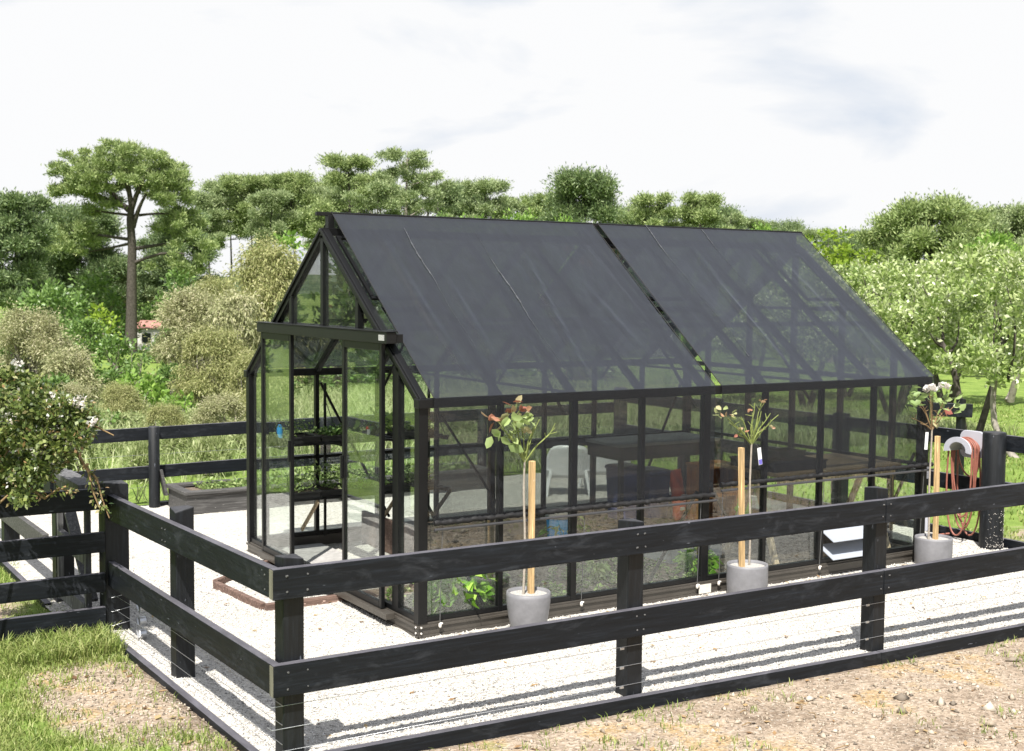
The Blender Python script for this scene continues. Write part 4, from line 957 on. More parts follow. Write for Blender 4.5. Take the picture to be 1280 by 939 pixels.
def plant_patch(name, label, cat, spots, per, h, s, w, m, seed, parent=None, up=.9, kind=None, group=None):
    g = np.random.default_rng(seed); P, D = [], []
    for (x, y, z, k) in spots:
        n = max(3, int(per * k)); a = g.uniform(0, 6.28, n); rad = g.uniform(0, .5, n) * h * k
        P.append(np.stack([x + np.cos(a) * rad * .5, y + np.sin(a) * rad * .5, z + g.uniform(.0, .75, n) * h * k], -1)); D.append(np.stack([np.cos(a) + g.normal(size=n) * .3, np.sin(a) + g.normal(size=n) * .3, up * g.uniform(.1, 1.2, n)], -1))
    P, D = np.concatenate(P), np.concatenate(D); V, F = leaf_quads(P, D, s, w, .25, seed)
    if parent: V = V - np.array(BASE[parent.name][0])
    o = link(name, raw_mesh(name, V, F, m, g.uniform(0, 1, len(F))), parent)
    if label: tag(o, label, cat, group, kind)
    return o
g = np.random.default_rng(5)
plant_patch('lettuces', 'rows of young pale green lettuces in the long planter bed', 'lettuces', [(x, y, .19, g.uniform(.7, 1.2)) for x in np.arange(.35, 3.6, .11) for y in (5.42, 5.54, 5.66, 5.77) if g.uniform() < .9], 24, .10, .055, .03, M_herb, 4, kind='stuff')

# ------------------------------------------------------------------ inside the greenhouse
# soil beds, slab path
def sheet(name, x0, x1, y0, y1, z, amp, m, kind, step=.05, seed=2, label=None, cat=None):
    X, Y = np.meshgrid(np.arange(x0, x1 + 1e-6, step), np.arange(y0, y1 + 1e-6, step), indexing='ij')
    Z = z + amp * (fbm(X, Y, 3, seed, 4) - .5); V = np.stack([X, Y, Z], -1).reshape(-1, 3); idx = np.arange(X.size).reshape(X.shape)
    return tag(link(name, raw_mesh(name, V, np.stack([idx[:-1, :-1], idx[1:, :-1], idx[1:, 1:], idx[:-1, 1:]], -1).reshape(-1, 4), m, smooth=True)), label, cat, kind=kind)
sheet('soil', .04, 4.96, .04, 1.24, .07, .06, M_soil, 'structure'); sheet('soil', 1.1, 4.96, 2.02, 3.18, .035, .03, M_soil, 'structure', seed=7)
pv = MB()
for i in range(8):
    for j in range(2): pv.box(.05 + i * .61, .05 + i * .61 + .59, 1.26 + j * .37, 1.26 + j * .37 + .355, -.01, .032 + .004 * ((i * 3 + j) % 3))
for j in range(3): pv.box(.05, .62, 2.0 + j * .37 + .02, 2.0 + j * .37 + .375, -.01, .034)
tag(pv.build('slab_path', M_paver, None, .004), kind='structure')
bd = thing('bed_board', (.95, 2.0, 0), 'brown timber board edging the soil behind the right hand door', 'board')
MB().box(1.02, 1.06, 2.0, 3.1, 0, .30).build('board', M_edge, bd, .004)
g = np.random.default_rng(8)
sx, sy = g.uniform(.1, 2.6, 240), g.uniform(.08, 1.15, 240); k = fbm(sx, sy, 2, 6) > .36
plant_patch('weeds', 'low green weeds and seedlings covering the soil inside the front wall', 'weeds', [(a, b, .07, g.uniform(.5, 1.2)) for a, b in zip(sx[k], sy[k])], 16, .07, .04, .02, M_herb, 9, kind='stuff')
def leafy(x, y, z, n, h, s, w, m, label, seed, cat='plant'):
    g = np.random.default_rng(seed); t = thing('leafy_plant', (x, y, z), label, cat)
    P, D = [], []
    a = g.uniform(0, 6.28, n); r = g.uniform(.15, 1, n) * h * .55; zz = g.uniform(.25, 1, n) * h * (1 - .35 * r / (h * .55))
    P = np.stack([np.cos(a) * r, np.sin(a) * r, zz], -1); D = np.stack([np.cos(a) + g.normal(size=n) * .4, np.sin(a) + g.normal(size=n) * .4, g.uniform(-.3, .8, n)], -1)
    V, F = leaf_quads(P, D, s, w, .35, seed); link('leaves', raw_mesh('leaves', V, F, m, g.uniform(.2, 1, n)), t)
    b = MB()
    for i in range(0, n, max(1, n // 26)): b.tube([(P[i][0] * .1, P[i][1] * .1, 0), (P[i][0] * .6, P[i][1] * .6, P[i][2] * .6), P[i]], [.005, .004, .002], 5)
    b.build('stalks', M_twig, t, local=True); return t
leafy(.42, .22, .07, 190, .44, .11, .075, M_chard, 'bushy bright green chard just inside the near corner of the greenhouse', 3)
leafy(2.62, .22, .07, 190, .26, .075, .045, M_chard, 'bright green parsley clump inside the front wall near the plaque', 4)
leafy(2.0, 1.15, .05, 60, .48, .09, .03, M_herb, 'young tomato plant growing beside the blue bucket', 5)
leafy(1.78, .45, .07, 60, .17, .07, .045, M_herb, 'small pale green seedling clump behind the first pot', 6)
pb = thing('grey_box', (2.95, .7, .05), 'pale grey box planter standing on the soil behind the plaque', 'box')
MB().box(2.72, 3.28, .66, .70, .04, .30).build('side', M_conc, pb, .004); MB().box(2.72, 3.28, 1.06, 1.10, .04, .30).build('side', M_conc, pb, .004)
MB().box(2.72, 2.76, .702, 1.058, .04, .30).build('side', M_conc, pb, .004); MB().box(3.24, 3.28, .702, 1.058, .04, .30).build('side', M_conc, pb, .004); MB().box(2.762, 3.238, .702, 1.058, .06, .26).build('soil', M_psoil, pb)
bk = thing('bucket', (2.55, 2.08, .036), 'blue bucket with a grey rim on the slab path', 'bucket')
b = MB(); b.lathe((2.55, 2.08, .036), [(0, 0), (.10, 0), (.108, .02), (.122, .22), (.122, .225)], 28); b.build('body', M_blue, bk)
b = MB(); b.lathe((2.55, 2.08, .036), [(.124, .226), (.130, .23), (.132, .30), (.126, .305), (.118, .30), (.116, .22), (.10, .21), (0, .21)], 28); b.build('rim', M_greyp, bk)
b = MB(); b.box(2.62, 2.66, 1.955, 1.975, .07, .22); b.build('dark_patch', M_bin, bk)

# potting bench with bins
pbn = thing('potting_bench', (4.2, 2.8, 0), 'black potting bench with a dull grey top along the back wall', 'bench')
MB().box(3.55, 4.86, 2.5, 3.1, .80, .832).build('bench_top', M_grey, pbn, .004)
MB().box(3.57, 4.84, 2.515, 2.54, .665, .798).build('apron', M_blackp, pbn, .003); MB().box(3.57, 3.6, 2.542, 3.08, .665, .798).build('apron', M_blackp, pbn, .003); MB().box(4.81, 4.84, 2.542, 3.08, .665, .798).build('apron', M_blackp, pbn, .003)
for x in (3.60, 4.76):
    for y in (2.55, 3.03): MB().box(x, x + .045, y, y + .045, .02, .664).build('leg', M_blackp, pbn, .003)
def bin_(x, y, label, s=.13, h=.56):
    t = thing('storage_bin', (x, y, .03), label, 'bin', 'navy bins under the potting bench'); b = MB()
    def ring(k, z): return [(x - k, y - k * 1.2, z), (x + k, y - k * 1.2, z), (x + k, y + k * 1.2, z), (x - k, y + k * 1.2, z)]
    vs = ring(s * .86, .03) + ring(s, .03 + h - .05); b.add(vs, [(0, 1, 5, 4), (1, 2, 6, 5), (2, 3, 7, 6), (3, 0, 4, 7), (3, 2, 1, 0), (4, 5, 6, 7)]); b.build('body', M_bin, t, .012)
    l = MB(); q = s * 1.06; vs = ring(q, .03 + h - .048) + ring(q, .03 + h - .015) + ring(q * .8, .03 + h); l.add(vs, [(0, 1, 5, 4), (1, 2, 6, 5), (2, 3, 7, 6), (3, 0, 4, 7), (4, 5, 9, 8), (5, 6, 10, 9), (6, 7, 11, 10), (7, 4, 8, 11), (8, 9, 10, 11), (3, 2, 1, 0)]); l.build('lid', M_bin, t, .006)
bin_(3.80, 2.74, 'tall navy storage bin at the left end under the black bench'); bin_(4.13, 2.74, 'lower navy storage bin next to the red bag', .14, .50)
def bag(x, y, z, w, h, d, m, label, rot, seed, patches):
    t = thing('soil_bag', (x, y, z), label, 'bag'); n, k = 12, 10; V = []; g = np.random.default_rng(seed)
    for j in range(k + 1):
        v = j / k; th = d * (math.sin(math.pi * min(1, v * .92 + .06)) ** .6)
        for i in range(n):
            a = 2 * math.pi * i / n; ww = w * (1 - .18 * v + .05 * math.sin(5 * v + seed))
            V.append((math.copysign(abs(math.cos(a)) ** .7, math.cos(a)) * ww / 2 + g.normal() * .006, math.sin(a) * th / 2 + v * h * .15 + g.normal() * .005, v * h + (.01 * math.sin(3 * a))))
    F = [(j * n + i, j * n + (i + 1) % n, (j + 1) * n + (i + 1) % n, (j + 1) * n + i) for j in range(k) for i in range(n)]
    b = MB().add(V, F, True); b.add(V[-n:], [tuple(range(n))]); b.build('sack', m, t, local=True)
    for (px, pz, pw, ph) in patches:
        q = MB(); q.box(px - pw / 2, px + pw / 2, -d / 2 + pz * .15 - .012, -d / 2 + pz * .15 + .002, pz - ph / 2, pz + ph / 2); q.build('printed_panel', M_bagw, t, local=True)
    t.rotation_euler.z = rot
bag(4.27, 2.42, .035, .17, .50, .13, M_red, 'orange red compost bag standing beside the navy bin', .1, 3, [(.02, .24, .07, .04), (-.02, .12, .05, .03)])
bag(4.86, 2.12, .035, .20, .36, .13, M_lime, 'lime green fertiliser bag slumped beside the orange cabinet', -.2, 5, [(-.04, .22, .05, .08)])
cb = thing('small_cabinet', (4.55, 2.33, 0), 'orange wooden cabinet with open front under the bench end', 'cabinet')
for (x0, x1, y0, y1, z0, z1, n_) in ((4.36, 4.80, 2.12, 2.46, .58, .61, 'top'), (4.37, 4.39, 2.13, 2.45, .03, .578, 'side_panel'), (4.77, 4.79, 2.13, 2.45, .03, .578, 'side_panel'), (4.392, 4.768, 2.43, 2.45, .03, .578, 'back_panel'), (4.392, 4.768, 2.14, 2.428, .28, .30, 'shelf'), (4.392, 4.768, 2.14, 2.428, .04, .06, 'shelf')): MB().box(x0, x1, y0, y1, z0, z1).build(n_, M_desk, cb, .003)
# bench by the front wall near the far gable
wb = thing('wooden_bench', (4.5, .55, 0), 'pale wooden potting table in the far front corner by the gable', 'table')
tp = MB()
for i in range(6): tp.box(3.45, 4.93, .16 + i * .135, .16 + i * .135 + .13, .815, .845)
tp.build('table_top', M_bench, wb, .003)
for x in (3.5, 4.86):
    MB().beam((x, .22, .05), (x, .50, .81), .045, .045, (1, 0, 0)).build('leg', M_lath, wb, .003); MB().beam((x + .05, .90, .05), (x + .05, .55, .81), .045, .045, (1, 0, 0)).build('leg', M_lath, wb, .003)
MB().box(3.5, 4.9, .2, .24, .745, .812).build('rail', M_lath, wb, .003)
def seed_tray(x, y, z, l, w, label, h=.06, plants=None, pm=None, seed=1, rz=0, ph=.12, per=9, ps=.04, pw=.02):
    t = thing('seed_tray', (x, y, z), label, 'seed tray', 'black seed trays in the greenhouse')
    b = MB(); l2, w2 = l / 2, w / 2
    b.box(-l2, l2, -w2, -w2 + .008, 0, h); b.box(-l2, l2, w2 - .008, w2, 0, h); b.box(-l2, -l2 + .008, -w2 + .0085, w2 - .0085, 0, h); b.box(l2 - .008, l2, -w2 + .0085, w2 - .0085, 0, h); b.box(-l2 + .009, l2 - .009, -w2 + .009, w2 - .009, 0, .006)
    b.box(-l2 - .008, l2 + .008, -w2 - .008, -w2 - .0005, h - .012, h + .002); b.box(-l2 - .008, l2 + .008, w2 + .0005, w2 + .008, h - .012, h + .002)
    b.build('tray', M_blackp, t, local=True)
    if plants:
        MB().box(-l2 + .0095, l2 - .0095, -w2 + .0095, w2 - .0095, .008, h - .012).build('potting_mix', M_psoil, t, local=True)
        g = np.random.default_rng(seed); sp = [(x + g.uniform(-l2, l2) * .88, y + g.uniform(-w2, w2) * .85, z + h - .015, g.uniform(.5, 1.3)) for _ in range(plants)]
        tag(plant_patch('seedlings', None, None, sp, per, ph, ps, pw, pm, seed, t, up=1.3), kind='stuff')
    return t
seed_tray(3.78, .52, .847, .60, .55, 'large black tray lying on the left end of the wooden table', .075)
seed_tray(3.92, .60, .925, .30, .22, 'small black tray stacked on the large black tray', .05)

# hanging shelves on the back wall by the doors, with trays of seedlings
sh = thing('staging_shelf', (.9, 3.0, .5), 'black two tier staging with pale lath braces along the back wall by the doors', 'shelf')
for z in (.50, .985):
    q = MB()
    for yy in (2.74, 2.86, 2.98, 3.10): q.box(.08, 1.75, yy, yy + .035, z, z + .018)
    for xx in (.09, .65, 1.2, 1.71): q.box(xx, xx + .03, 2.74, 3.135, z - .022, z - .001)
    q.build('tier', M_alu, sh)
for x in (.44, 1.23, 1.78): MB().beam((x, 3.13, .17), (x - .0, 2.76, .485), .035, .018, (1, 0, 0)).build('lath_brace', M_lath, sh, .002)
for x in (.09, .65, 1.2, 1.72): MB().box(x, x + .02, 3.10, 3.12, .1, 1.5).build('upright', M_alu, sh); MB().tube([(x + .01, 2.75, .97), (x + .01, 3.11, 1.35)], .004, 5).build('stay', M_alu, sh)
specs = [(.28, .52, M_herb, .20, 50, 'seedlings in the lower tier tray nearest the left corner'), (.66, .52, M_herb, .26, 60, 'tall pale herbs in the lower tier tray in the door opening'), (1.05, .52, M_dgreen, .12, 36, 'dark low seedlings in the lower tier tray right of the opening'), (1.46, .52, M_herb, .18, 60, 'bushy pale seedlings in the lower tier tray at the right end'),
         (.28, 1.005, M_herb, .20, 20, 'sparse taller seedlings in the upper tier tray nearest the left corner'), (.66, 1.005, M_dgreen, .09, 44, 'low dark seedlings in the upper tier tray in the door opening'), (1.46, 1.005, M_herb, .14, 40, 'olive seedlings in the upper tier tray at the right end')]
for i, (x, z, m, ph, n, lab) in enumerate(specs): seed_tray(x, 2.93, z, .36, .33, lab, .055, n, m, 40 + i, 0, ph, 9, .045, .018)
leafy(1.05, 2.93, 1.005, 60, .30, .10, .05, M_dgreen, 'dark leafy pepper plant on the upper tier of the staging', 12)
t = thing('plant_pot', (.93, 2.80, 1.005), 'tiny pot with a red flower label on the upper tier', 'pot'); b = MB(); b.lathe((.93, 2.80, 1.005), [(0, 0), (.03, 0), (.04, .075), (.036, .075), (.03, .06), (0, .06)], 16); b.build('pot', M_blackp, t)
MB().box(.915, .945, 2.757, 2.760, 1.05, 1.10).build('label_card', M_white, t); MB().lathe((.93, 2.775, 1.10), [(0, -.015), (.018, -.005), (.02, .01), (.012, .022), (0, .026)], 12).build('flower', M_red, t)
t = thing('plastic_bottle', (.14, 2.90, 1.005), 'small blue bottle on the upper tier by the left corner', 'bottle'); b = MB(); b.lathe((.14, 2.90, 1.005), [(0, 0), (.024, 0), (.026, .01), (.026, .13), (.014, .15), (.014, .165), (0, .165)], 18); b.build('body', M_blue, t); MB().lathe((.14, 2.90, 1.171), [(0, 0), (.016, 0), (.016, .018), (0, .018)], 14).build('cap', M_blackp, t)

# white moulded chairs behind the greenhouse
def chair(x, y, rz, label):
    t = thing('garden_chair', (x, y, 0), label, 'chair', 'white chairs behind the greenhouse')
    n, k = 15, 9; V = []
    for j in range(k):
        v = j / (k - 1)
        for i in range(n):
            u = -1 + 2 * i / (n - 1); w = .255 * (1 - .22 * v ** 4); rr = 1 - .10 * abs(u) ** 5 * v
            V.append((u * w,   .24 + .10 * v - .09 * u * u * (1 - .4 * v), .31 + .57 * v * rr))
    F = [(j * n + i, j * n + i + 1, (j + 1) * n + i + 1, (j + 1) * n + i) for j in range(k - 1) for i in range(n - 1)]
    o = MB().add(V, F, True).build('backrest', M_white, t, local=True); o.modifiers.new('thickness', 'SOLIDIFY').thickness = .014
    V = []; k = 8
    for j in range(k):
        v = j / (k - 1)
        for i in range(n):
            u = -1 + 2 * i / (n - 1); V.append((u * (.25 - .02 * (1 - v)), -.22 + .45 * v, .43 + .02 * abs(u) ** 3 - .02 * math.sin(math.pi * v)))
    F = [(j * n + i, j * n + i + 1, (j + 1) * n + i + 1, (j + 1) * n + i) for j in range(k - 1) for i in range(n - 1)]
    o = MB().add(V, F, True).build('seat', M_white, t, local=True); o.modifiers.new('thickness', 'SOLIDIFY').thickness = .014
    for sx in (-1, 1):
        MB().tube([(sx * .19, -.19, .43), (sx * .235, -.235, 0)], [.022, .017], 10).build('leg', M_white, t, local=True); MB().tube([(sx * .20, .22, .43), (sx * .25, .29, 0)], [.022, .017], 10).build('leg', M_white, t, local=True)
    t.rotation_euler.z = rz; t.scale = (1.0, .9, .68); return t
chair(*at(711, 14.7)[:2], R(148), 'white moulded garden chair whose back shows left of the black bench')
chair(*at(757, 15.0)[:2], R(165), 'white moulded garden chair mostly hidden behind the black bench')

# ------------------------------------------------------------------ trees
def limb_pts(a, b, bow, g, n=5):
    a = np.array(a, float); b = np.array(b, float); side = g.normal(size=3) * bow * np.linalg.norm(b - a)
    return [a + (b - a) * u + side * math.sin(math.pi * u) * .5 + np.array((0, 0, -1)) * bow * .3 * math.sin(math.pi * u) for u in np.linspace(0, 1, n)]
def make_tree(name, loc, label, cat, group, trunk, limbs, clumps, leaf, lmat, bmat, per, seed, up=.25, shell=-.35, outward=.8, bend=0, branches_name='limbs'):
    """trunk: list of (x,y,z,r); limbs: (start, end, r0, r1)"""
    g = np.random.default_rng(seed); t = thing(name, loc, label, cat, group)
    b = MB(); b.tube([p[:3] for p in trunk], [p[3] for p in trunk], 9); b.build('trunk', bmat, t, local=True)
    if limbs:
        b = MB()
        for a, e, r0, r1 in limbs:
            ps = limb_pts(a, e, .12, g); b.tube(ps, list(np.linspace(r0, r1, len(ps))), 6)
        b.build(branches_name, bmat, t, local=True)
    P, D = clump_leaves(clumps, per, outward, up, 0, shell, seed)
    V, F = leaf_quads(P, D, leaf[0], leaf[1], bend, seed)
    # tint: random, a little different per clump
    tint = np.clip(g.normal(.5, .22, len(F)), 0, 1)
    link('crown', raw_mesh('crown', V, F, lmat, tint), t)
    return t
def pine(loc, h, w, cb, label, group, m, seed, n=26, dens=1.0, per=900, leaf=(.27, .085), top=1.0, trunk_r=None, flat=.5, bark=None, dead=0):
    g = np.random.default_rng(seed); tr = trunk_r or h * .016
    lean = g.normal(size=2) * .03 * h
    ax = lambda u: np.array((lean[0] * u ** 2 + .06 * h * .1 * math.sin(3 * u + seed), lean[1] * u ** 2, h * u * .97))
    trunk = [(*ax(u), tr * (1 - .82 * u)) for u in np.linspace(0, 1, 9)]; trunk[0] = (trunk[0][0], trunk[0][1], -.6, tr * 1.25)
    limbs, cl = [], []
    for i in range(n):
        v = (i + g.uniform(0, .8)) / n; u = cb + (1 - cb) * v
        env = (math.sin(math.pi * min(1, .20 + .70 * v)) ** .65) * w * .5
        a = i * 2.4 + g.uniform(-.5, .5); r = env * g.uniform(.55, 1.0); s = ax(min(u, .97)); lift = g.uniform(.02, .10) * h * (0.3 + v)
        e = s + np.array((math.cos(a) * r, math.sin(a) * r, lift)); e[2] = min(e[2], h * .945)
        limbs.append((s - (0, 0, .02 * h), e, tr * .34 * (1 - .6 * v), tr * .08))
        for q in range(3):
            f_ = (1.0, .62, .85)[q]; c = s + (e - s) * f_ + g.normal(size=3) * w * .035 * np.array((1.3, 1.3, .6)); rad = w * g.uniform(.105, .165) * dens
            cl.append((*c, rad * 1.15, rad * 1.15, rad * flat * 1.25))
    c = ax(1.0)
    for q in range(4): cl.append((c[0] + g.normal() * w * .06, c[1] + g.normal() * w * .06, h * g.uniform(.84, .925), w * .10, w * .10, w * .07))
    for i in range(dead):
        u = cb * g.uniform(.55, 1.05); a = g.uniform(0, 6.28); s = ax(u); limbs.append((s, s + np.array((math.cos(a), math.sin(a), .25)) * w * .28, tr * .18, tr * .04))
    return make_tree('pine_tree', loc, label, 'pine tree', group, trunk, limbs, cl, leaf, m, bark or M_bark, per, seed, up=.45)

def gz(d): return -.30 - 2.6 * float(smooth01((d - 48) / 45))
PG = 'pines beyond the yard'
# the big umbrella pine
d = 92; X, Y, _ = at(165, d); s = d / FPX
cx = lambda px: (px - 165) * s
cz = lambda py: hgt(py, d, 165)
rd = np.array([FWD[1], -FWD[0], 0]); rd /= np.linalg.norm(rd); fd = np.array([FWD[0], FWD[1], 0]); fd /= np.linalg.norm(fd)
def loc3(px, py, dep=0): return rd * cx(px) + fd * dep + np.array((0, 0, cz(py)))
g = np.random.default_rng(77); cl = []; limbs = []
trunk = [(*loc3(px, py), r) for px, py, r in ((163, 440, .48), (164, 400, .40), (165, 350, .35), (166, 310, .31), (164, 275, .27), (166, 258, .20), (161, 235, .13), (156, 205, .06))]
main = [(165, 262, 100, 232, .22), (164, 266, 128, 214, .2), (166, 262, 160, 196, .2), (166, 262, 200, 205, .2), (167, 285, 188, 245, .2), (188, 245, 222, 225, .13), (166, 312, 232, 300, .17), (166, 330, 240, 318, .14), (163, 300, 95, 290, .15), (163, 305, 105, 315, .12), (175, 270, 225, 268, .12), (164, 270, 100, 262, .12)]
for a, b_, c_, e_, r in main:
    dep = g.uniform(-2.2, 2.2); limbs.append((loc3(a, b_), loc3(c_, e_, dep), r, r * .35))
for i in range(205):                                  # dome
    a = g.uniform(0, math.pi); rr = g.uniform(.05, 1) ** .5
    px = 155 + 84 * math.cos(a) * rr; py = 250 - 66 * (math.sin(a) ** .8) * rr; lim = math.sqrt(max(0, 1 - (math.cos(a) * rr) ** 2))
    r = g.uniform(.34, .66); cl.append((*loc3(px, py, g.uniform(-1, 1) * 4.0 * lim), r * 1.15, r * 1.15, r * .5))
for px, py, n_, spx, spy in ((92, 240, 9, 12, 10), (215, 258, 10, 16, 10), (222, 282, 14, 18, 12), (240, 300, 8, 12, 10), (232, 328, 10, 15, 10), (100, 290, 14, 16, 10), (95, 305, 8, 12, 8), (125, 258, 8, 14, 7), (200, 232, 10, 16, 9)):
    for i in range(n_): r = g.uniform(.42, .75); cl.append((*loc3(px + g.normal() * spx, py + g.normal() * spy * .8, g.uniform(-2, 2)), r, r, r * .62))
make_tree('pine_tree', (X, Y, 0), 'tall umbrella shaped pine with a long bare trunk, the biggest tree at the left', 'pine tree', PG, trunk, limbs, cl, (.26, .07), M_pine, M_bark, 1250, 78, up=.5)

def P_(px, top, d, w, cb, label, m, seed, **k):
    return pine(at(px, d, gz(d)), hgt(top, d, px) - gz(d), w * d / FPX, cb, label, PG, m, seed, **k)
P_(15, 243, 84, 95, .30, 'dark bushy pine cut off by the left edge of the picture', M_dpine, 3, n=30, dens=1.15)
P_(102, 262, 104, 120, .12, 'dark dense pine behind the left side of the umbrella pine', M_dpine, 5, n=34, dens=1.2)
P_(206, 292, 114, 70, .08, 'dark pine low behind the right of the umbrella trunk', M_dpine, 9, n=26, dens=1.2)
P_(140, 318, 118, 70, .06, 'dark pine low behind the left of the umbrella trunk', M_dpine, 10, n=24, dens=1.2)
P_(62, 300, 112, 90, .10, 'low dark pine between the left edge pine and the umbrella pine', M_dpine, 6, n=26, dens=1.2)
P_(232, 262, 106, 84, .08, 'dark dense pine behind the right side of the umbrella pine', M_dpine, 8, n=32, dens=1.2)
# the grove: copies of three sage pines
grove = [(262, 238, 128, 66), (290, 224, 134, 74), (318, 217, 130, 76), (345, 222, 136, 70), (372, 214, 128, 78), (400, 226, 138, 70), (336, 236, 120, 60), (425, 232, 132, 74)]
glab = ['leftmost sage pine of the tall grove, next to the umbrella pine', 'slim sage pine second in the tall grove', 'sage pine with a thin bare trunk in the middle of the tall grove', 'flat topped sage pine right of the grove middle', 'darker round topped pine near the right end of the grove', 'sage pine at the right end of the grove just left of the greenhouse peak', 'shorter sage pine standing in front of the grove', 'sage pine directly above the greenhouse peak']
GR = 'grove of tall thin trunked pines'
protos = []
for i, ((px, top, d, w), lab) in enumerate(zip(grove, glab)):
    loc = at(px, d, gz(d))
    h = hgt(top, d, px) - gz(d)
    if i < 3:
        o = pine(loc, h, w * d / FPX, .64, lab, GR, M_spine if i != 2 else M_pine, 20 + i, n=20, dens=1.05, trunk_r=.16, dead=4); protos.append((o, h, w * d / FPX))
    else:
        o, ph, pw = protos[(i + (i == 4)) % 3]; place_copy(o, loc, rnd.uniform(0, 6), (w * d / FPX / pw, w * d / FPX / pw, h / ph), lab)
P_(437, 190, 118, 92, .30, 'pine with layered branches left of the bare scraggly one', M_pine, 31, n=24, dens=1.0, flat=.42)
P_(505, 184, 112, 115, .30, 'tall scraggly half bare pine, sky showing between its branches', M_spine, 33, n=24, dens=.62, flat=.45, bark=M_barkp, dead=14)
P_(470, 226, 108, 80, .15, 'pale trunked pine in front of the scraggly pine', M_spine, 34, n=22, dens=.95, bark=M_barkp, dead=8)
P_(552, 212, 122, 64, .2, 'small sparse pine right of the scraggly pine', M_spine, 35, n=16, dens=.7, bark=M_barkp, dead=8)
P_(608, 222, 128, 78, .35, 'rounded sage pine above the middle of the left roof half', M_spine, 36, n=22, dens=.95)
P_(722, 216, 96, 108, .10, 'dense dark green pine rising over the middle of the roof', M_dpine, 38, n=34, dens=1.15, flat=.7)
P_(672, 240, 102, 60, .15, 'small pine leaning out left of the dense dark green one', M_pine, 39, n=16, dens=.85)
P_(816, 240, 110, 70, .2, 'open pine right of the gap between the shade cloths', M_pine, 41, n=28, dens=.95)
P_(778, 254, 118, 50, .2, 'small far pine left of the open pine', M_spine, 42, n=14, dens=.9)
P_(872, 238, 108, 78, .2, 'open pine with a pointed crown over the right roof half', M_pine, 43, n=28, dens=.95)
P_(905, 262, 116, 50, .1, 'low bushy pine right of the pointed one', M_spine, 44, n=16, dens=1.0)
# right: broad dark pine mass
P_(1165, 252, 82, 150, .05, 'broad dark domed pine on the right above the orchard', M_pine, 46, n=56, dens=.85, flat=.6)
P_(1105, 282, 86, 76, .05, 'lower shoulder pine left of the broad dark dome', M_pine, 47, n=26, dens=1.15, flat=.8)
P_(1262, 258, 96, 90, .05, 'hazy sage pine at the right edge of the picture', M_spine, 48, n=30, dens=1.15, flat=.8)

# rounded broadleaf trees and shrubs
def bush(name, loc, w, h, label, cat, group, m, seed, leaf, per, n=40, stem=True, up=.25, flatb=.06, bend=0, crad=.17, bark=None, dep=None, shell=-.42):
    g = np.random.default_rng(seed); cl = []; limbs = []; dep = dep or w
    for i in range(n):
        a = g.uniform(0, 6.28); v = g.uniform(0, 1) ** .8; rr = math.sqrt(max(.02, 1 - (v * .95) ** 2.2)) * g.uniform(.55, 1.0)
        c = np.array((math.cos(a) * rr * w * .5 * .86, math.sin(a) * rr * dep * .5 * .86, h * (flatb + (1 - flatb) * v * .90)))
        r = crad * min(w, h * 1.4) * g.uniform(.45, 1.25); cl.append((*c, r, r, r * .8))
        if i % 3 == 0: limbs.append(((0, 0, .1 * h), tuple(c), .018 * w ** .5 * h ** .3, .006))
    tr = [(0, 0, -.2, .03 * h), (0.02 * h, 0, .25 * h, .024 * h), (.0, .02 * h, .55 * h, .012 * h)]
    return make_tree(name, loc, label, cat, group, tr, limbs, cl, leaf, m, bark or M_barkp, per, seed, up=up, bend=bend, shell=shell)
def B_(name, px, top, d, w, label, cat, m, seed, leaf, per, group, z=None, **k):
    z = gz(d)
    return bush(name, at(px, d, z), w * d / FPX, hgt(top, d, px) - z, label, cat, group, m, seed, leaf, per, **k)
SG = 'shrubs and small trees beyond the back fence'
TW = dict(leaf=(.15, .035), bend=.35, up=.1)
B_('shrub', 38, 386, 30, 120, 'tawny rounded shrub at the far left behind the rose bush', 'shrub', M_beige, 61, (.085, .028), 3600, SG, n=70, bend=.25, up=.15)
B_('shrub', 85, 432, 26, 84, 'lower tawny shrub between the rose bush and the dark green bush', 'shrub', M_beige, 62, (.085, .028), 3600, SG, n=56, bend=.35, up=.15)
B_('shrub', 240, 358, 29, 118, 'tawny shrub beyond the back fence, left of the door frame', 'shrub', M_beige, 63, (.085, .028), 3600, SG, n=70, bend=.25, up=.1)
B_('tree', 345, 292, 33, 150, 'tall olive tawny willow behind the greenhouse doors', 'tree', M_beigeg, 64, (.11, .034), 2300, SG, n=95, bend=.5, up=.05)
B_('tree', 296, 355, 27, 92, 'pale drooping tawny willow with whitish stems by the back fence', 'tree', M_beige, 65, (.11, .03), 2600, SG, n=66, bend=.6, up=0)
B_('shrub', 145, 420, 36, 66, 'dark green rounded bush below the umbrella pine trunk', 'bush', M_dgreen, 66, (.14, .08), 500, SG, n=36)
B_('shrub', 172, 428, 33, 46, 'blue green small bush right of the dark green one', 'bush', M_dgreen, 67, (.12, .06), 500, SG, n=26)
B_('shrub', 128, 376, 52, 46, 'lime yellow conifer bush left of the umbrella pine trunk', 'bush', M_ygreen, 68, (.2, .12), 240, SG, n=30)
B_('shrub', 172, 464, 24, 80, 'fresh green bush beyond the back fence post', 'bush', M_lgreen, 69, (.12, .07), 700, SG, n=34)
B_('shrub', 222, 492, 22, 70, 'low fresh green bush by the back fence', 'bush', M_lgreen, 70, (.11, .06), 700, SG, n=26)
B_('shrub', 128, 508, 20, 60, 'small dark green bush low behind the fence left of the back post', 'bush', M_dgreen, 71, (.09, .05), 700, SG, n=24)
B_('tree', 366, 280, 62, 66, 'light green round tree between the grove and the greenhouse peak', 'tree', M_lgreen, 72, (.26, .16), 150, SG, n=34)
B_('tree', 330, 300, 70, 60, 'light green tree under the grove trunks', 'tree', M_lgreen, 73, (.28, .17), 150, SG, n=30)
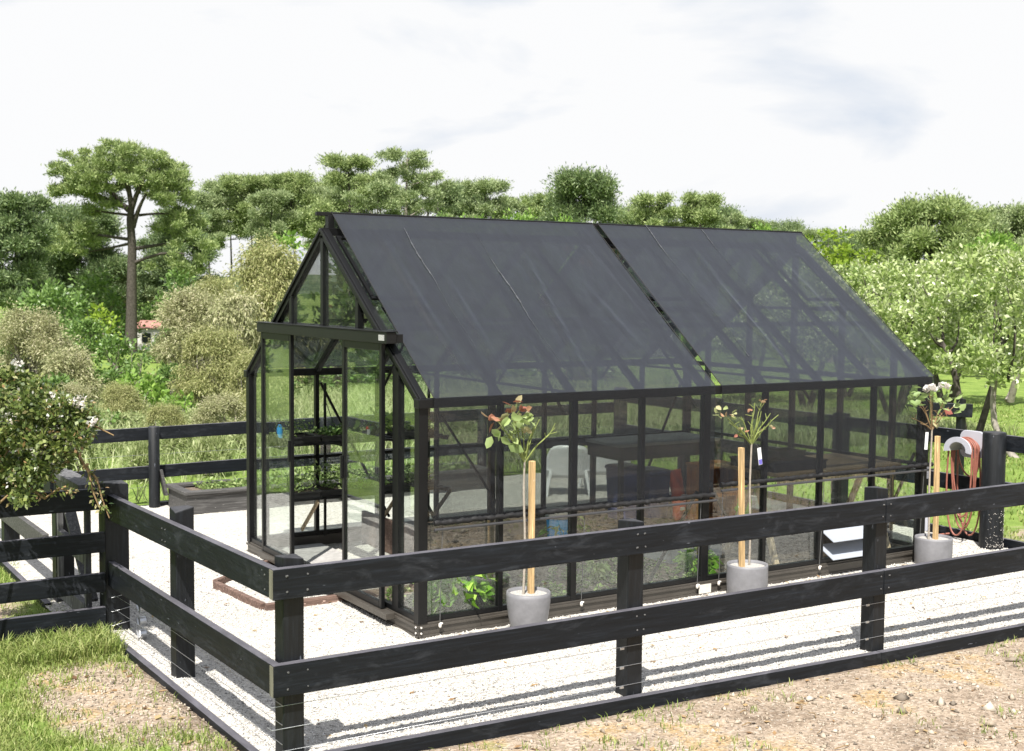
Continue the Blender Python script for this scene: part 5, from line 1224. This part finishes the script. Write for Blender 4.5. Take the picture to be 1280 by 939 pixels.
B_('tree', 222, 330, 78, 60, 'deep green tree right of the umbrella pine trunk', 'tree', M_dgreen, 74, (.3, .16), 130, SG, n=36)
B_('tree', 60, 350, 74, 110, 'deep green tree behind the far left tawny shrub', 'tree', M_dgreen, 75, (.3, .16), 130, SG, n=40)
B_('tree', 120, 340, 96, 110, 'deep green undergrowth tree behind the umbrella pine trunk', 'tree', M_dgreen, 76, (.36, .18), 110, SG, n=40)
und = [(105, 398, 46, 60, 'deep green bush below the left skirts of the umbrella pine'), (205, 420, 44, 50, 'deep green bush beside the cottage below the umbrella pine'), (60, 412, 40, 80, 'deep green bush behind the two tawny shrubs'), (12, 408, 38, 70, 'deep green bush at the far left edge'), (235, 396, 42, 70, 'deep green bush behind the tawny shrub left of the doors'), (290, 398, 44, 80, 'deep green bush behind the pale drooping willow'), (130, 462, 29, 70, 'deep green bush in front of the lime conifer bush'), (215, 455, 27, 60, 'deep green bush behind the fresh green bushes'), (330, 445, 30, 90, 'deep green bush behind the doors of the greenhouse'), (420, 440, 32, 110, 'deep green bush seen through the door opening'), (500, 430, 34, 120, 'deep green bush seen through the near end of the greenhouse'), (600, 440, 36, 130, 'deep green bush seen through the left wall cloth'), (720, 440, 38, 130, 'deep green bush seen through the middle of the wall cloth'), (200, 378, 112, 60, 'deep green bush behind the cottage'), (168, 372, 118, 70, 'deep green bush behind the umbrella pine trunk'), (60, 470, 24, 90, 'deep green bush directly behind the rose bush')]
up_ = None
for i, (px, top, d, w, lab) in enumerate(und):
    W_, H_ = w * d / FPX, hgt(top, d, px) - gz(d)
    if up_ is None: up_ = (bush('shrub', at(px, d, gz(d)), W_, H_, lab, 'bush', 'dark green bushes beyond the fence', M_dgreen, 180, (.14, .075), 800, n=44), W_, H_)
    else: place_copy(up_[0], at(px, d, gz(d)), rnd.uniform(0, 6), (W_ / up_[1], W_ / up_[1], H_ / up_[2]), lab)
# a far belt of pines closing the gaps over the roof
bsrc = [o for o in bpy.data.objects if o.name.startswith('pine_tree') and o.parent is None]
bs = {k: next(o for o in bsrc if k in o['label']) for k in ('dark dense pine behind the left', 'rounded sage pine', 'open pine right of')}
bh = {'dark dense pine behind the left': (hgt(262, 104, 102) - gz(104), 120 * 104 / FPX), 'rounded sage pine': (hgt(222, 128, 608) - gz(128), 78 * 128 / FPX), 'open pine right of': (hgt(240, 110, 816) - gz(110), 70 * 110 / FPX)}
belt = [(412, 232, 150, 70, 1), (445, 216, 152, 80, 1), (478, 214, 150, 74, 1), (530, 226, 150, 80, 1), (580, 232, 150, 76, 0), (640, 244, 150, 80, 1), (682, 248, 152, 70, 0), (760, 258, 150, 70, 1), (800, 262, 150, 80, 0), (840, 258, 152, 70, 1), (895, 262, 150, 90, 0), (940, 272, 150, 80, 1), (980, 280, 150, 80, 0), (1060, 292, 120, 80, 0), (1215, 268, 112, 90, 0), (1020, 284, 130, 70, 1)]
bn = ['behind the tall grove at the peak', 'behind the pine with layered branches', 'behind the scraggly pine, left of it', 'behind the scraggly pine, right of it', 'between the small sparse pine and the rounded sage pine', 'right of the rounded sage pine', 'behind the small leaning pine', 'just right of the dense dark green pine', 'behind the open pine, left of it', 'behind the open pine, right of it', 'behind the pointed pine', 'over the light green tree at the right of the ridge', 'over the far gable end', 'over the bright yellow green tree', 'between the dark dome and the hazy pine at the right edge', 'above the yellow green tree beside the ridge end']
for (px, top, d, w, k), nm in zip(belt, bn):
    key = list(bs)[k]; h0, w0 = bh[key]; W_, H_ = w * d / FPX, hgt(top, d, px) - gz(d)
    place_copy(bs[key], at(px, d, gz(d)), rnd.uniform(0, 6), (W_ / w0, W_ / w0, H_ / h0), 'far pine ' + nm)
# more soft olive shrubs knitting the slope together
osrc = next(o for o in bpy.data.objects if o.parent is None and str(o.get('label', '')).startswith('tawny shrub beyond the back fence'))
ogs = next(o for o in bpy.data.objects if o.parent is None and str(o.get('label', '')).startswith('tall olive tawny willow'))
oh = (hgt(358, 29, 240) - gz(29), 118 * 29 / FPX); ogh = (hgt(292, 33, 345) - gz(33), 150 * 33 / FPX)
for px, top, d, w, k, lab in ((268, 402, 25, 110, 1, 'olive shrub filling in below the tall tawny willow'), (322, 432, 22, 96, 1, 'olive shrub close behind the left end of the greenhouse'), (150, 474, 22, 70, 1, 'low olive shrub left of the fresh green bush'), (205, 500, 19.5, 64, 1, 'low olive shrub in front of the fresh green bushes'), (275, 492, 19.5, 90, 0, 'low tawny shrub behind the planter bed'), (88, 478, 22, 70, 0, 'low tawny shrub just right of the rose bush top'), (238, 366, 36, 60, 1, 'olive shrub directly behind the tawny one near the door frame'), (400, 330, 40, 130, 1, 'olive tree seen through the upper gable glass'), (270, 340, 44, 80, 1, 'olive tree behind the tall tawny willow at the foot of the grove')):
    src, (h0, w0) = ((osrc, oh), (ogs, ogh))[k]; W_, H_ = w * d / FPX, hgt(top, d, px) - gz(d)
    place_copy(src, at(px, d, gz(d)), rnd.uniform(0, 6), (W_ / w0, W_ / w0, H_ / h0), lab)
# pale herbage growing up to the back fence
hb = [(95, 545, 16.5, 60, 'at the rose bush side'), (140, 540, 18, 60, 'left of the back post'), (175, 548, 15.5, 50, 'close to the back post'), (222, 535, 17.5, 66, 'right of the back post'), (262, 540, 16, 56, 'behind the planter bed corner'), (298, 532, 18.5, 70, 'just left of the greenhouse'), (160, 520, 20.5, 70, 'farther back near the fresh green bushes'), (245, 515, 21, 80, 'under the tawny shrub'), (305, 512, 22, 80, 'under the pale willow'), (115, 528, 21, 60, 'near the small dark green bush'), (345, 528, 18, 70, 'seen through the left door leaf'), (400, 522, 18.5, 80, 'seen through the door opening'), (460, 518, 19, 80, 'seen through the right door leaf'), (520, 515, 19.5, 80, 'seen past the corner post'), (590, 512, 20, 90, 'seen through the near wall cloth')]
h0_ = None
for px, top, d, w, nm in hb:
    W_, H_ = w * d / FPX, max(.35, hgt(top, d, px))
    lab = 'pale green herb clump beyond the back fence, ' + nm
    if h0_ is None: h0_ = (bush('herb_clump', at(px, d, -.05), W_, H_, lab, 'plant', 'pale herb clumps in the meadow', M_meadow, 230, (.075, .022), 5200, n=46, up=.7, flatb=.12), W_, H_)
    else: place_copy(h0_[0], at(px, d, -.05), rnd.uniform(0, 6), (W_ / h0_[1], W_ / h0_[1], H_ / h0_[2]), lab)
# trees off to the left, mirrored in the gable glass
q = np.array((-.40, .916)); q2 = np.array((.916, .40))
mir = [('near', 46, -9, 4.6), ('far', 62, -3, 5.6), ('low', 50, 3, 3.9), ('tall', 66, 9, 6.4), ('broad', 54, 15, 4.8), ('outer', 70, 22, 6.2), ('squat', 48, -17, 4.2), ('lone', 75, -14, 6.6), ('stubby', 58, 27, 4.4), ('inner', 32, -4, 2.6), ('hedge like', 30, 3, 2.4), ('scrubby', 34, 9, 2.7), ('straggly', 36, -11, 2.6), ('rounded', 27, 7, 2.2), ('bushy', 26, -2, 2.1), ('ragged', 38, 16, 2.8)]
for i, (nm, dd, off, hh) in enumerate(mir):
    p = np.array((0, 1.6)) + q * dd + q2 * off
    src = up_ ; place_copy(src[0], (float(p[0]), float(p[1]), -.3 if dd < 45 else gz(dd + 8)), i * 1.3, (hh * 1.3 / src[1], hh * 1.3 / src[1], (hh - (gz(dd + 8) + .3 if dd > 45 else 0)) / src[2]), nm + ' dark green bush left of the view, mirrored in the gable glass')
# light green trees just over the roof
rooft = [(590, 262, 58, 90, 'light green tree at the roof line over the left roof half', M_lgreen), (648, 256, 54, 90, 'light green tree left of the dense dark pine at the roof line', M_lgreen), (700, 262, 50, 70, 'light green tree before the dense dark pine at the roof line', M_lgreen), (560, 250, 80, 80, 'deep green tree behind the left roof ridge', M_dgreen), (450, 268, 62, 90, 'deep green tree behind the greenhouse peak', M_dgreen), (510, 262, 70, 90, 'deep green tree behind the ridge, right of the peak', M_dgreen), (945, 272, 52, 80, 'light green tree over the right end of the ridge', M_lgreen), (1000, 286, 46, 60, 'yellow green tree beside the right end of the ridge', M_ygreen), (1040, 278, 48, 80, 'bright yellow green tree right of the roof ridge', M_ygreen), (1085, 305, 44, 60, 'yellow green shrub tree above the silver orchard', M_ygreen), (1235, 282, 60, 120, 'yellow green tree before the hazy pine at the right edge', M_lgreen), (1270, 300, 54, 70, 'light green tree cut off by the right edge', M_lgreen), (860, 275, 60, 90, 'deep green tree at the roof line over the right roof half', M_dgreen), (780, 280, 66, 90, 'deep green tree at the roof line between the shade cloths', M_dgreen)]
rp = {}
for i, (px, top, d, w, lab, m) in enumerate(rooft):
    key = m.name; W_, H_ = w * d / FPX, hgt(top, d, px) - gz(d)
    if key not in rp: rp[key] = (bush('tree', at(px, d, gz(d)), W_, H_, lab, 'tree', 'trees showing over the roof', m, 90 + i, (.16, .095), 480, n=54), W_, H_)
    else: o, w0, h0 = rp[key]; place_copy(o, at(px, d, gz(d)), rnd.uniform(0, 6), (W_ / w0, W_ / w0, H_ / h0), lab)

# orchard of silver green trees on the right
def orchard(loc, w, h, label, seed, per=2300):
    g = np.random.default_rng(seed); t = thing('orchard_tree', loc, label, 'tree', 'silver green orchard trees'); b = MB(); cl = []; lm = MB()
    stems = g.integers(2, 4)
    for k in range(stems):
        a = k * 2.1 + g.uniform(-.4, .4); p0 = np.array((math.cos(a) * .05, math.sin(a) * .05, -.15)); p2 = np.array((math.cos(a) * w * .24, math.sin(a) * w * .24, h * .52)); ps = limb_pts(p0, p2, .16, g, 7)
        b.tube(ps, list(np.linspace(.062, .032, 7)), 8)
        for q in range(5):
            aa = a + g.uniform(-1.4, 1.4); e = np.array((math.cos(aa) * w * g.uniform(.2, .45), math.sin(aa) * w * g.uniform(.2, .45), h * g.uniform(.55, .92))); lm.tube(limb_pts(p2 * g.uniform(.7, 1), e, .15, g, 5), list(np.linspace(.026, .008, 5)), 6)
    b.build('trunk', M_barkp if seed % 2 else M_bark, t, local=True); lm.build('limbs', M_bark, t, local=True)
    for i in range(60):
        a = g.uniform(0, 6.28); v = g.uniform(0, 1); zz = h * (.42 + .54 * v); rr = math.sqrt(max(.03, 1 - ((v - .35) / .68) ** 2)) * g.uniform(.45, 1); c = (math.cos(a) * rr * w * .46, math.sin(a) * rr * w * .46, zz - .10 * h * rr * (1 - v)); r = w * g.uniform(.07, .125); cl.append((*c, r, r, r * .85))
    P, D = clump_leaves(cl, per, .7, .45, 0, .3, seed); V, F = leaf_quads(P, D, .095, .05, .05, seed); tint = np.clip(g.normal(.52, .26, len(F)), 0, 1)
    link('crown', raw_mesh('crown', V, F, M_silver, tint), t); return t
orch = [(1216, 300, 20.0, 150, 'silver green orchard tree with two leaning trunks right behind the hose'), (1290, 310, 18.5, 150, 'silver green orchard tree at the right edge of the picture, nearest the fence'), (1120, 318, 25, 150, 'silver green orchard tree just right of the greenhouse roof'), (1185, 312, 28, 130, 'silver green orchard tree in the second row, above the hose'), (1262, 308, 30, 130, 'silver green orchard tree in the second row at the right'), (1060, 318, 31, 120, 'silver green orchard tree peeping over the far roof slope'), (1010, 330, 27, 130, 'silver green orchard tree seen through the far gable'), (1140, 322, 37, 120, 'silver green orchard tree in the back row behind the second row'), (1230, 320, 40, 110, 'silver green orchard tree in the back row at the right'), (940, 350, 30, 110, 'silver green orchard tree seen through the right shade cloth'), (1085, 330, 42, 90, 'small silver green orchard tree at the far back by the roof edge')]
op = []
for i, (px, top, d, w, lab) in enumerate(orch):
    W_, H_ = w * d / FPX * 1.1, hgt(top, d, px)
    if i < 3: op.append((orchard(at(px, d, -.03), W_, H_, lab, 120 + i), W_, H_))
    else: o, w0, h0 = op[i % 3]; place_copy(o, at(px, d, -.03), rnd.uniform(0, 6), (W_ / w0, W_ / w0, H_ / h0), lab)

# house far behind the umbrella pine
hx_, hy_, _ = at(174, 104)
ho = thing('cottage', (hx_, hy_, gz(104)), 'small far white cottage with a pink roof, behind the umbrella pine trunk', 'house')
MB().box(-1.9, 1.9, -1.5, 1.5, 0, 1.75).build('wall', M_hwall, ho, local=True)
MB().poly([(-2.1, -1.7, 1.76), (-2.1, 1.7, 1.76), (-2.1, 0, 2.35)], (4.2, 0, 0)).build('roof', M_hroof, ho, local=True)
for x in (-1.3, .5): MB().box(x, x + .7, -1.55, -1.503, .6, 1.35).build('window', M_windowd, ho, local=True)
ho.rotation_euler.z = R(-28)

# ------------------------------------------------------------------ rose bush in the left foreground
rb = thing('rose_bush', (-2.55, .35, 0), 'big rambling rose bush with faded white blooms hanging over the fence at the left edge', 'rose bush')
g = np.random.default_rng(55); cl = []; cn = MB()
for i in range(150):
    px = -70 + 178 * g.uniform(0, 1) ** .85; v = g.uniform(0, 1); hi = 452 + 62 * (max(0, px) / 112) ** 1.5; lo = 640 - 105 * (max(0, px - 25) / 95) ** .8; py = hi + 12 + (lo - hi - 20) * v
    d = 8.15 + g.uniform(-.38, .38); p = np.array(at(px, d)); p[2] = hgt(py, d, px); r = g.uniform(.06, .115); cl.append((p[0] + 2.55, p[1] - .35, p[2], r, r, r * .9))
P, D = clump_leaves(cl, 22000, .5, .2, 0, .15, 56); V, F = leaf_quads(P, D, .036, .022, .1, 56)
link('leaves', raw_mesh('leaves', V, F, M_rose, np.clip(g.normal(.5, .26, len(F)), 0, 1)), rb)
def pt(px, py, d): p = np.array(at(px, d)); p[2] = hgt(py, d, px); return p - np.array((-2.55, .35, 0))
canes = [[(-.62, -.1, 0), (-.6, -.1, .6), tuple(pt(10, 560, 8.1)), tuple(pt(40, 500, 8.1))], [(-.58, .1, 0), (-.5, .05, .7), tuple(pt(40, 590, 8.1)), tuple(pt(90, 520, 8.1))],
         [tuple(pt(50, 535, 8.0)), tuple(pt(85, 550, 7.95)), tuple(pt(100, 580, 7.95)), tuple(pt(118, 600, 7.95)), tuple(pt(124, 625, 7.95)), tuple(pt(133, 650, 7.95))], [tuple(pt(30, 610, 7.9)), tuple(pt(52, 625, 7.85)), tuple(pt(70, 612, 7.85)), tuple(pt(92, 618, 7.85))],
         [tuple(pt(95, 570, 7.95)), tuple(pt(108, 592, 7.9)), tuple(pt(112, 615, 7.9)), tuple(pt(122, 640, 7.9))], [(-.6, 0, 0), (-.6, .1, .8), tuple(pt(-20, 520, 8.2)), tuple(pt(10, 465, 8.2))], [tuple(pt(85, 520, 8.0)), tuple(pt(110, 530, 8)), tuple(pt(140, 545, 8.0))]]
for c in canes: cn.tube(c, list(np.linspace(.011, .004, len(c))), 6)
cn.build('canes', M_cane, rb, local=True)
PP, DD = [], []
def cluster(px, py, d, n, s):
    c = pt(px, py, d)
    for _ in range(n): PP.append(c + g.normal(size=3) * s); DD.append(g.normal(size=3) + np.array((0, -.3, .5)))
for px, py, n, s in ((97, 503, 70, .020), (115, 527, 30, .014), (87, 553, 60, .018), (42, 567, 60, .020), (20, 560, 30, .016), (66, 498, 20, .02), (20, 455, 30, .02), (45, 548, 30, .025), (75, 520, 60, .035), (30, 500, 40, .03), (60, 585, 30, .025), (12, 600, 30, .025), (60, 540, 50, .03), (100, 545, 30, .02), (10, 520, 30, .03)): cluster(px, py, 7.85, n, s)
V, F = leaf_quads(np.array(PP), np.array(DD), .024, .02, .1, 57); tag(link('blooms', raw_mesh('blooms', V, F, M_petal, np.clip(g.normal(.4, .4, len(F)), 0, 1)), rb), kind='stuff')
PP, DD = [], []
for c in canes[2:5]:
    for _ in range(60):
        i = int(g.integers(1, len(c))); a, b_ = np.array(c[i - 1]), np.array(c[i]); PP.append(a + (b_ - a) * g.uniform() + g.normal(size=3) * .018); DD.append(g.normal(size=3) + np.array((0, 0, -.4)))
V, F = leaf_quads(np.array(PP), np.array(DD), .034, .018, .1, 58); link('hanging_leaves', raw_mesh('hanging_leaves', V, F, M_rose, np.clip(g.normal(.75, .3, len(F)), 0, 1)), rb)

#HAZE
